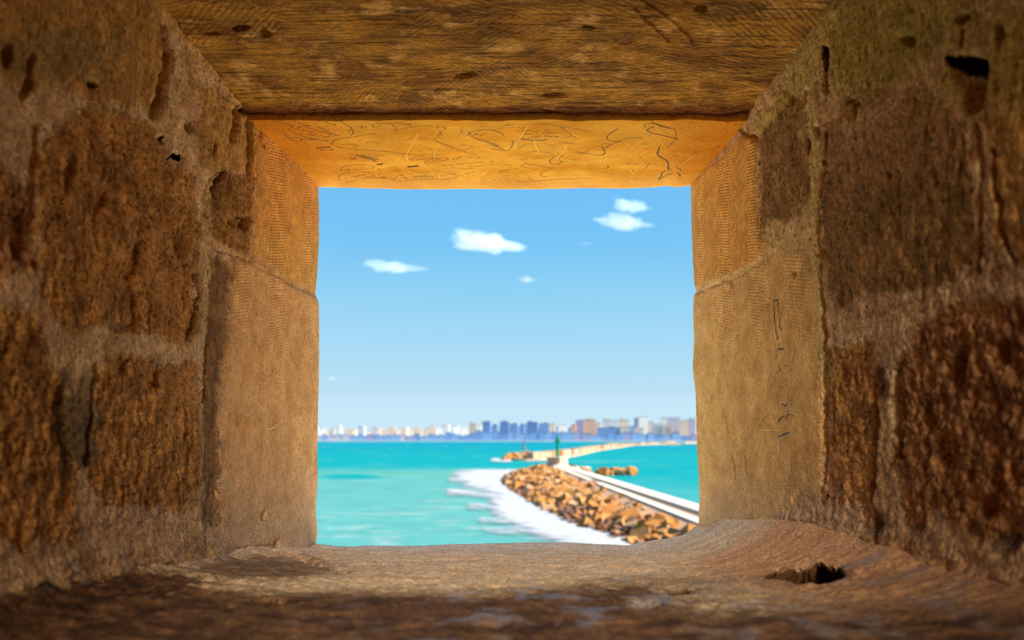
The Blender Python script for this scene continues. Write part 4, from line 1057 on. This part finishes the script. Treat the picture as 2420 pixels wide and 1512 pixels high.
# ------------------------------------------------------------------ near breakwater
PXL = lambda Y: 23 - 0.049 * (Y - 89)
PXR = lambda Y: 28.5 - 0.0618 * (Y - 109)
WAT = [(40, 21.5), (60, 20.5), (82, 18.6), (95.6, 15.6), (109, 11.6), (125, 8.6), (141, 6.0), (165, 3.0), (190, 0.4), (218, -2.2), (240, -1.6), (258, 1.5), (272, 6.0), (284, 13)]
PXW = lambda Y: interp(WAT, Y)
M_CORE = flat_mat('breakwater_core', (130, 94, 70), 0.95, 0.2, 0.3, k_=0.50)  # dark tone stands in for shade in the gaps between boulders
M_PARA = flat_mat('parapet_concrete', (238, 226, 208), 0.9, 0.08, 0.5, k_=0.62)
M_ROAD = flat_mat('breakwater_road', (190, 156, 124), 0.95, 0.15, 0.4, k_=0.50)
BW = empty('breakwater', (20, 160, 0), 'near rubble breakwater with two white parapets and a sunken track', 'breakwater')

def strip(name, Ys, prof, mat, parent):
    """a long bar: prof(Y) gives the cross-section polygon [(x, z), ...]"""
    bm = bmesh.new(); rings = []
    for Y in Ys: rings.append([bm.verts.new(Vector((x, Y, z)) - parent.location) for x, z in prof(Y)])
    for a, b in zip(rings[:-1], rings[1:]):
        for k in range(len(a)): bm.faces.new((a[k], a[(k + 1) % len(a)], b[(k + 1) % len(a)], b[k]))
    bm.faces.new(rings[0][::-1]); bm.faces.new(rings[-1])
    bmesh.ops.recalc_face_normals(bm, faces=bm.faces)
    return link(name, bm_mesh(name, bm), mat, parent)

strip('rubble_core', np.arange(40, 285, 6.0), lambda Y: [(float(PXW(Y)) - 0.6, -1.2), (float(PXW(Y)) + 0.35 * (PXL(Y) - float(PXW(Y))), 0.9), (PXL(Y) - 2.2, 2.1), (PXL(Y) + 0.6, 2.3), (PXR(Y) - 0.2, 2.3), (PXR(Y) - 0.2, -1.2)], M_CORE, BW)
strip('track', np.linspace(40, 276, 24), lambda Y: [(PXL(Y) + 1.2, 2.2), (PXL(Y) + 1.2, 3.0), (PXR(Y) - 2.2, 3.0), (PXR(Y) - 2.2, 2.2)], M_ROAD, BW)
strip('slope_slab', np.linspace(40, 262, 24), lambda Y: [(PXL(Y) - 2.8, 1.2), (PXL(Y) - 2.6, 2.2), (PXL(Y) + 0.05, 3.2), (PXL(Y) + 0.05, 1.2)], flat_mat('slab_peach', (228, 184, 150), 0.95, 0.15, 0.5, k_=0.5), BW)
for a, b in ((40, 165), (178, 262)):
    strip('parapet', np.linspace(a, b, 16), lambda Y: [(PXL(Y) - 0.2, 1.8), (PXL(Y) - 0.1, 3.4), (PXL(Y) + 1.4, 3.4), (PXL(Y) + 1.5, 1.8)], M_PARA, BW)
strip('parapet', np.linspace(40, 272, 24), lambda Y: [(PXR(Y) - 2.7, 1.8), (PXR(Y) - 2.6, 3.55), (PXR(Y) + 0.2, 3.6), (PXR(Y) + 0.5, -1.0)], M_PARA, BW)
spots = []
Yc = 78.0
while Yc < 284:
    s0 = 0.85 + 0.0022 * Yc
    w = float(PXW(Yc)); x = w - 0.6
    while x < PXL(Yc) - 0.4:
        u = (x - w) / max(1.0, PXL(Yc) - w)
        s = s0 * random.uniform(0.8, 1.5) * (0.75 if u > 0.75 else 1.15)
        if u < 0.74 or random.random() < 0.35:
            z = 0.1 + 2.4 * max(0, u) ** 0.75 + random.uniform(-0.35, 0.55)
            me = random.choice(WET if (u < 0.2 and random.random() < 0.8) or random.random() < 0.28 else DRY)
            spots.append((x + random.uniform(-.3, .3), Yc + random.uniform(-.6, .6), z, s, me))
        x += s0 * random.uniform(0.75, 1.15)
    Yc += s0 * 1.05
for _ in range(26):      # strays in the surf
    Yq = random.uniform(88, 230); spots.append((float(PXW(Yq)) - random.uniform(0.5, 2.2), Yq, random.uniform(-0.2, 0.3), random.uniform(0.8, 1.5), random.choice(WET)))
for _ in range(30):      # rubble apron round the head, landward side
    Yq = random.uniform(258, 284); spots.append((PXR(Yq) + random.uniform(0, 8), Yq, random.uniform(0.3, 2.0), random.uniform(1.4, 2.4), random.choice(DRY)))
pile(BW, spots)
bm = bmesh.new()
add_box(bm, 20.5 - 20, 29 - 20, 262 - 160, 271 - 160, -1, 2.6)
link('head_apron', bm_mesh('head_apron', bm), M_PARA, BW)

# rock islet beside the head
IS = empty('rock_islet', (37, 260, 0), 'low heap of tan boulders in the water beside the breakwater head', 'rocks')
spots = []
for i in range(60):
    x = random.uniform(30.5, 46); u = abs(x - 38) / 8.5
    spots.append((x, 260 + random.uniform(-3, 3), random.uniform(0.0, 1.7) * (1 - 0.6 * u * u), random.uniform(1.5, 2.6), random.choice(DRY if random.random() < 0.8 else WET)))
pile(IS, spots)

# green harbour beacon on its stone base
BE = empty('harbour_beacon', (17.2, 272, 2.3), 'green harbour light column on a square stone base at the near breakwater head', 'beacon')
M_GREEN = flat_mat('beacon_green', (0, 156, 104), 0.5, 0.1, 1, k_=0.50)
M_BASE = flat_mat('beacon_base_stone', (216, 176, 142), 0.9, 0.12, 0.4, k_=0.85)
me = box_mesh('base', -3.0, 3.0, -2.6, 2.6, 0, 3.6); o = link('base', me, M_BASE, BE); o.rotation_euler.z = math.radians(-38)
bev = o.modifiers.new('bevel', 'BEVEL'); bev.width = 0.25; bev.segments = 2
me = box_mesh('base_cap', -3.25, 3.25, -2.85, 2.85, 3.6, 3.95); o = link('base_cap', me, M_PARA, BE); o.rotation_euler.z = math.radians(-38)
link('column', lathe('column', [(0.75, 3.9), (0.62, 4.4), (0.52, 9.4), (0.6, 9.6)]), M_GREEN, BE)
link('gallery', lathe('gallery', [(0.6, 9.5), (1.15, 9.8), (1.15, 10.1), (0.7, 10.15)]), M_GREEN, BE)
link('lantern', lathe('lantern', [(0.62, 10.1), (0.62, 11.2), (0.8, 11.25), (0.3, 11.9), (0.06, 12.8)]), M_GREEN, BE)

# ------------------------------------------------------------------ far breakwater
FB = empty('breakwater', (60, 620, 0), 'far breakwater of pale upright concrete blocks running out from the city shore', 'breakwater')
path = [(9.5, 424), (36, 498), (83, 722), (132, 905), (182, 1120), (250, 1240), (292, 1278)]
M_FBW = [flat_mat('block_cream', (236, 208, 174), 0.9, 0.1, 0.2, k_=0.40), flat_mat('block_peach', (214, 166, 120), 0.9, 0.1, 0.2, k_=0.40), flat_mat('block_white', (244, 232, 214), 0.9, 0.06, 0.2, k_=0.40), flat_mat('block_rust', (190, 120, 76), 0.9, 0.12, 0.2, k_=0.40)]
BLK = []
for m in M_FBW:
    bm = bmesh.new(); add_box(bm, -0.485, 0.485, -3.2, 3.2, -1.5, 1.0)
    me = bm_mesh('wall_block', bm); me.materials.append(m); BLK.append(me)
for (xa, ya), (xb, yb) in zip(path[:-1], path[1:]):
    L = math.hypot(xb - xa, yb - ya); n = max(2, round(L / (9 + 0.012 * ya)))
    for i in range(n):
        t = (i + 0.5) / n
        o = bpy.data.objects.new('wall_block', random.choices(BLK, (5, 4, 2, 1.5 if ya < 1000 else 6))[0])
        h = (4.6 + random.uniform(-0.35, 0.5)) * (1 if ya < 900 else 0.7)
        o.location = Vector((xa + (xb - xa) * t, ya + (yb - ya) * t, 0)) - FB.location
        o.rotation_euler.z = math.atan2(yb - ya, xb - xa)
        o.scale = (L / n, random.uniform(0.92, 1.08), h)
        o.parent = FB; C.objects.link(o)
strip('foundation', [412] + [p[1] for p in path[1:]], lambda Y: [(float(np.interp(Y, [p[1] for p in path], [p[0] for p in path])) + dx, z) for dx, z in ((-5, -1), (-4, 0.7), (6, 0.7), (9, -1))], M_FBW[0], FB)
spots = []
for _ in range(70):
    x = random.uniform(-6.5, 14); y = 421 + (x + 6) * 0.7 + random.uniform(-6, 2)
    spots.append((x, y, random.uniform(0.1, 3.4) * min(1, (x + 7.5) / 7), random.uniform(2.2, 3.6), random.choice(WET if random.random() < 0.45 else DRY)))
pile(FB, spots)
BP = empty('harbour_beacon', (7.2, 440, 3.0), 'slim grey mauve light post on the tip of the far breakwater', 'beacon')
link('base', box_mesh('base', -1.2, 1.5, -1.2, 1.2, 0, 2.4), M_FBW[2], BP)
link('column', lathe('column', [(0.75, 2.4), (0.62, 5.5), (0.5, 7.0)]), flat_mat('post_mauve', (150, 124, 136), 0.8, 0.1, 1, k_=0.50), BP)
link('lantern', lathe('lantern', [(0.75, 7.0), (0.75, 7.4), (0.4, 7.5), (0.3, 8.4)], 8), flat_mat('post_lantern', (150, 110, 120), 0.8, 0.1, 1, k_=0.50), BP)

# ------------------------------------------------------------------ the city across the bay
M_SHORE = flat_mat('shore_pale', (222, 216, 212), 0.95, 0.1, 0.02, k_=0.60)
sh = box_mesh('shore', -2600, 2600, 1985, 3600, -2, 2.2)
tag(link('shore', sh, M_SHORE), kind='structure')

def facade(name, rgb, dark=0.62):
    m, nt, b, out = new_mat(name)
    k = N(nt); tcd = k.n('ShaderNodeTexCoord'); sp = k.n('ShaderNodeSeparateXYZ'); k.l(tcd.outputs['Object'], sp.inputs[0])
    a = k.math('FRACT', k.math('MULTIPLY', sp.outputs[2], 0.32)); h = k.math('FRACT', k.math('MULTIPLY', k.math('ADD', sp.outputs[0], sp.outputs[1]), 0.28))
    w = k.math('MULTIPLY', k.math('GREATER_THAN', a, 0.45), k.math('GREATER_THAN', h, 0.5))
    c = [(0.78 if min(rgb) > 150 else 0.8) * q for q in lin(*rgb)]
    k.l(k.mix(w, (*c, 1), (*[x * dark for x in c], 1)), b.inputs['Base Color'])
    b.inputs['Roughness'].default_value = 0.9; b.inputs['Specular IOR Level'].default_value = 0.15
    return m
FAC = {'white': facade('facade_white', (240, 240, 236)), 'cream': facade('facade_cream', (232, 214, 192)), 'beige': facade('facade_beige', (206, 186, 170)), 'peach': facade('facade_peach', (226, 176, 150)),
       'grey': facade('facade_grey', (176, 178, 196)), 'violet': facade('facade_violet', (140, 146, 190)), 'blue': facade('facade_shade_blue', (92, 138, 196), 0.8), 'blue2': facade('facade_shade_slate', (114, 154, 204), 0.8), 'deep': facade('facade_shade_deep', (72, 116, 178), 0.8)}  # the blues hold the towers' bluish shade in their colour
M_ROOF = {'pale': flat_mat('roof_pale', (214, 210, 206), 0.9, 0.1, 0.1, k_=0.50), 'dark': flat_mat('roof_dark', (110, 120, 150), 0.9, 0.1, 0.1, k_=0.50), 'tile': flat_mat('roof_tile', (226, 164, 134), 0.9, 0.1, 0.1, k_=0.50)}

def building(x0, x1, ytop, kind, D, label, group=None, roof='pale', ybase=None, bands=0, turn=None):
    w = (x1 - x0) / F * D; z0 = 2.2; h = CZ + (YH - ytop) / F * D - z0
    dp = random.uniform(10, 13); rz = math.radians(random.uniform(-1.5, 1.5) if turn is None else turn)
    o = empty('apartment_building', ((x0 + x1) / 2 / F * D - CX / F * D, D, z0), label, 'building', group, rz)
    link('walls', box_mesh('walls', -w / 2, w / 2, -dp / 2, dp / 2, 0, h - 0.8), FAC[kind], o)
    link('roof_slab', box_mesh('roof_slab', -w / 2 - 0.4, w / 2 + 0.4, -dp / 2 - 0.4, dp / 2 + 0.4, h - 0.8, h), M_ROOF[roof], o)
    q = random.uniform(-0.25, 0.25) * w
    link('stair_house', box_mesh('stair_house', q - w * 0.15, q + w * 0.15, -3, 3, h, h + random.uniform(2, 4)), FAC[kind], o)
    for i in range(bands):
        z = (i + 1) / (bands + 1) * h
        link('balcony', box_mesh('balcony', -w / 2 - 0.2, w / 2 + 0.2, -dp / 2 - 1.6, -dp / 2, z, z + 1.3), FAC['white'], o)
    return o

NAMED = [
    (1140, 1160, 996, 'blue', 'square dark blue tower, first of the blue towers past the tan block', 'dark', 0),
    (1164, 1177, 1003, 'blue2', 'low slate blue block between two square dark blue towers', 'dark', 0),
    (1182, 1203, 996, 'deep', 'broad dark blue tower with a small domed roof house', 'dark', 0),
    (1205, 1223, 1001, 'blue', 'blue block leaning behind the slender blue spire building', 'dark', 0),
    (1230, 1237, 1002, 'deep', 'slender dark blue tower above the mauve light post', 'dark', 0),
    (1245, 1271, 997, 'deep', 'widest and darkest deep blue tower on the skyline', 'dark', 0),
    (1274, 1297, 1000, 'blue', 'blue block beside a cream roofed block, just before the green light', 'dark', 0),
    (1110, 1126, 1000, 'beige', 'tall tan block standing beside the first dark blue tower', 'pale', 0),
    (1298, 1313, 1001, 'cream', 'cream block directly above the green harbour light', 'pale', 0),
    (1320, 1341, 1003, 'white', 'white broad block just past the green harbour light', 'pale', 0),
    (1350, 1362, 1003, 'peach', 'narrow peach coloured block beside the big violet one', 'tile', 0),
    (1361, 1380, 993, 'violet', 'big violet block with a dark blue side under a stepped roof', 'dark', 0),
    (1378, 1408, 991, 'peach', 'long block with a salmon tiled top storey', 'tile', 0),
    (1396, 1421, 999, 'white', 'bright white block stepping down past the salmon topped one', 'pale', 0),
    (1424, 1443, 990, 'white', 'white tower with a flat cap behind the long blue block', 'pale', 0),
    (1412, 1466, 1010, 'blue', 'long low blue block in front of two white towers', 'dark', 0),
    (1443, 1460, 993, 'white', 'rounded bright white tower over the long blue block', 'pale', 0),
    (1462, 1486, 991, 'cream', 'cream slab with a reddish lower part near the violet tower', 'pale', 0),
    (1469, 1486, 1009, 'cream', 'low cream block in front of the cream slab', 'tile', 0),
    (1499, 1527, 988, 'violet', 'violet grey tower whose right shoulder carries white rooms', 'pale', 0),
    (1509, 1531, 984, 'white', 'white penthouse tower rising behind the violet grey one', 'pale', 0),
    (1523, 1541, 995, 'beige', 'beige slab between violet tower and striped white tower', 'pale', 0),
    (1500, 1520, 1011, 'cream', 'short cream block at the foot of the violet grey tower', 'pale', 0),
    (1541, 1567, 1001, 'white', 'white tower with rows of balconies as stripes', 'pale', 7),
    (1570, 1588, 1004, 'peach', 'pinkish tower with rows of balconies as stripes', 'pale', 6),
    (1561, 1577, 986, 'white', 'tall plain white tower behind the striped white one', 'pale', 0),
    (1577, 1599, 987, 'grey', 'grey violet slab beside a gleaming white strip tower', 'pale', 0),
    (1597, 1607, 986, 'white', 'narrow gleaming white tower like a strip', 'pale', 0),
    (1605, 1626, 993, 'beige', 'beige tower right after the gleaming strip tower', 'pale', 0),
    (1626, 1643, 990, 'grey', 'grey tower half hidden close to the stone jamb', 'pale', 0),
    (1641, 1660, 985, 'white', 'white tower cut off by the stone jamb', 'pale', 0),
    (799, 807, 1007, 'white', 'thin white tower, tallest at the low end of the skyline', 'pale', 0),
    (846, 863, 1008, 'white', 'broad bright white block between beige low blocks', 'pale', 0),
    (1045, 1062, 1003, 'white', 'largest bright white block before the blue towers', 'pale', 0),
    (1126, 1139, 1002, 'white', 'white topped block wedged between the tan block and first blue tower', 'tile', 0),
]
for i_, (x0, x1, yt, kind, lab, roof, bands) in enumerate(NAMED):
    low = yt >= 1008
    building(x0, x1, yt, kind, (2026 + 18 * (i_ % 2)) if (low or bands) else 2070 + 20 * (i_ % 4), lab, None, roof, bands=bands, turn=random.uniform(-12, -3))

# lesser blocks that nothing tells apart
x = 660.0
while x < 1105:
    w = random.uniform(8, 15)
    if not any(n[0] - 4 < x + w / 2 < n[1] + 4 for n in NAMED):
        building(x, x + w, random.uniform(1009, 1018) - 6 * sstep(900, 1100, x), random.choices(['white', 'cream', 'beige', 'grey'], (4, 3, 3, 2))[0], 2165,
                 'small pale blurred block in the low skyline before the blue towers', 'pale blocks of the low skyline')
    x += w * random.uniform(1.06, 1.2)
x = 660.0
while x < 1740:
    w = random.uniform(12, 24)
    building(x, x + w, random.uniform(1025 if x < 1050 else 1020, 1031) - (5 if 1120 < x < 1350 else 0), random.choices(['blue2', 'violet', 'blue', 'grey'], (5, 1, 3 if x > 1050 else 1, 0 if x > 1050 else 2))[0], 1999,
             'low hazy blue block along the foot of the skyline', 'low blue blocks at the foot of the skyline', 'dark')
    x += w * random.uniform(1.0, 1.04)
x = 1110.0
while x < 1740:
    w = random.uniform(14, 22)
    building(x, x + w, random.uniform(1003, 1013) - 5 * sstep(1350, 1550, x), random.choices(['blue2', 'violet', 'grey', 'beige'], (4, 3, 3, 1))[0], 2170,
             'plain hazy block filling a gap between the taller towers', 'hazy blocks between the towers', 'dark')
    x += w * random.uniform(1.06, 1.3)

# blue sea haze hanging in front of the far shore
hz, hnt, hb, hout = new_mat('sea_haze'); hnt.nodes.remove(hb)
hv = hnt.nodes.new('ShaderNodeVolumeScatter'); hv.inputs['Color'].default_value = (0.86, 0.94, 1.0, 1); hv.inputs['Density'].default_value = 0.0001
hnt.links.new(hv.outputs[0], hout.inputs['Volume'])
tag(link('haze', box_mesh('haze', -1500, 1500, 1450, 1980, 1.0, 110), hz), 'thin blue haze over the bay in front of the city', 'haze', kind='stuff')

# sheds on the quay where the far breakwater meets the shore
for x0, x1, y0, y1, lab in ((1572, 1594, 1039, 1050, 'white cube shaped shed at the root of the far breakwater'), (1618, 1652, 1040, 1050, 'long white shed with rust roof at the root of the far breakwater'), (1535, 1548, 1044, 1051, 'tiny cream hut between the far breakwater and the white cube shed')):
    D = 1300.0; w = (x1 - x0) / F * D; zb = 0.6; h = (CZ + (YH - y0) / F * D) - zb
    o = empty('quay_shed', ((x0 + x1) / 2 / F * D - CX / F * D, D, zb), lab, 'shed')
    link('walls', box_mesh('walls', -w / 2, w / 2, -4, 4, 0, h - 0.6), FAC['white'], o)
    link('roof', box_mesh('roof', -w / 2 - 0.5, w / 2 + 0.5, -4.5, 4.5, h - 0.6, h), M_ROOF['tile' if x0 == 1618 else 'pale'], o)
tag(link('shore', box_mesh('shore', 180, 700, 1285, 1420, -2, 0.9), flat_mat('quay_rust', (214, 172, 146), 0.9, 0.15, 0.05, k_=0.50)), kind='structure')

# ------------------------------------------------------------------ clouds
def cloud_mat(name, dens):
    m, nt, b, out = new_mat(name)
    nt.nodes.remove(b); k = N(nt)
    v = k.n('ShaderNodeVolumeScatter'); v.inputs['Color'].default_value = (0.80, 0.87, 0.94, 1); v.inputs['Density'].default_value = dens
    v.inputs['Anisotropy'].default_value = 0.0
    k.l(v.outputs[0], out.inputs['Volume'])
    return m
M_CL, M_WISP = cloud_mat('cloud_vapour', 0.0062), cloud_mat('thin_cloud_vapour', 0.006)

def cloud(cx, cy, w, h, tilt, lab, mat, seed, lobes):
    D = 4000.0; s = D / F
    bm = bmesh.new(); bmesh.ops.create_icosphere(bm, subdivisions=4, radius=1.0)
    rnd = random.Random(seed)
    L = [(Vector((math.cos(a), rnd.uniform(-.5, .5), math.sin(a))).normalized(), rr, wd) for a, rr, wd in lobes]
    for v in bm.verts:
        d = v.co.normalized()
        r = 0.62
        for ax, rr, wd in L: r += rr * math.exp(-((1 - d.dot(ax)) / wd))
        n = float(fbm(np.array(d.x * 2.2 + seed), np.array(d.z * 2.2 + d.y * 1.7), 4, seed))
        r *= 1 + 0.75 * n
        v.co = d * r
    me = bm_mesh('cloud', bm, True); me.materials.append(mat)
    o = link('cloud', me)
    o.location = ((cx - CX) * s, D, CZ + (YH - cy) * s)
    o.scale = (w / 2 * s, min(w, h * 2) / 2 * s, h / 2 * s); o.rotation_euler = (0, math.radians(tilt), 0)
    return tag(o, lab, 'cloud')
P_ = math.pi
cloud(1155, 574, 196, 62, 7, 'largest bright white cloud, long and flat, in mid sky', M_CL, 21, [(P_ * 0.8, 0.35, 0.10), (0.1, 0.4, 0.06), (-P_ * 0.75, 0.3, 0.1), (P_, 0.35, 0.08), (-0.3, 0.3, 0.1)])
cloud(1492, 488, 100, 40, 3, 'small upper puff of the pair of clouds near the lintel', M_CL, 33, [(P_ * 0.7, 0.4, 0.1), (0, 0.4, 0.08), (P_, 0.25, 0.1)])
cloud(1470, 526, 158, 46, 4, 'wide ragged lower cloud of the pair near the lintel', M_CL, 45, [(P_ * 0.6, 0.35, 0.1), (-0.1, 0.5, 0.04), (P_ * 1.02, 0.5, 0.03), (-P_ * 0.4, 0.2, 0.1)])
cloud(928, 632, 152, 38, 3, 'thin white cloud with an upturned end over the city shore', M_CL, 57, [(P_ * 0.75, 0.3, 0.1), (0.1, 0.45, 0.05), (P_, 0.4, 0.04)])
cloud(1245, 661, 52, 20, 0, 'tiny round white cloud below the largest one', M_CL, 64, [(P_ / 2, 0.35, 0.1), (0, 0.4, 0.05), (P_, 0.4, 0.05)])
cloud(1386, 575, 44, 9, 0, 'faint wisp of cloud below the ragged cloud', M_WISP, 71, [(0, 0.4, 0.05), (P_, 0.4, 0.05)])
cloud(784, 894, 26, 12, 0, 'faint tiny cloud low above the sea by the stone jamb', M_WISP, 83, [(0, 0.4, 0.05), (P_, 0.4, 0.05)])
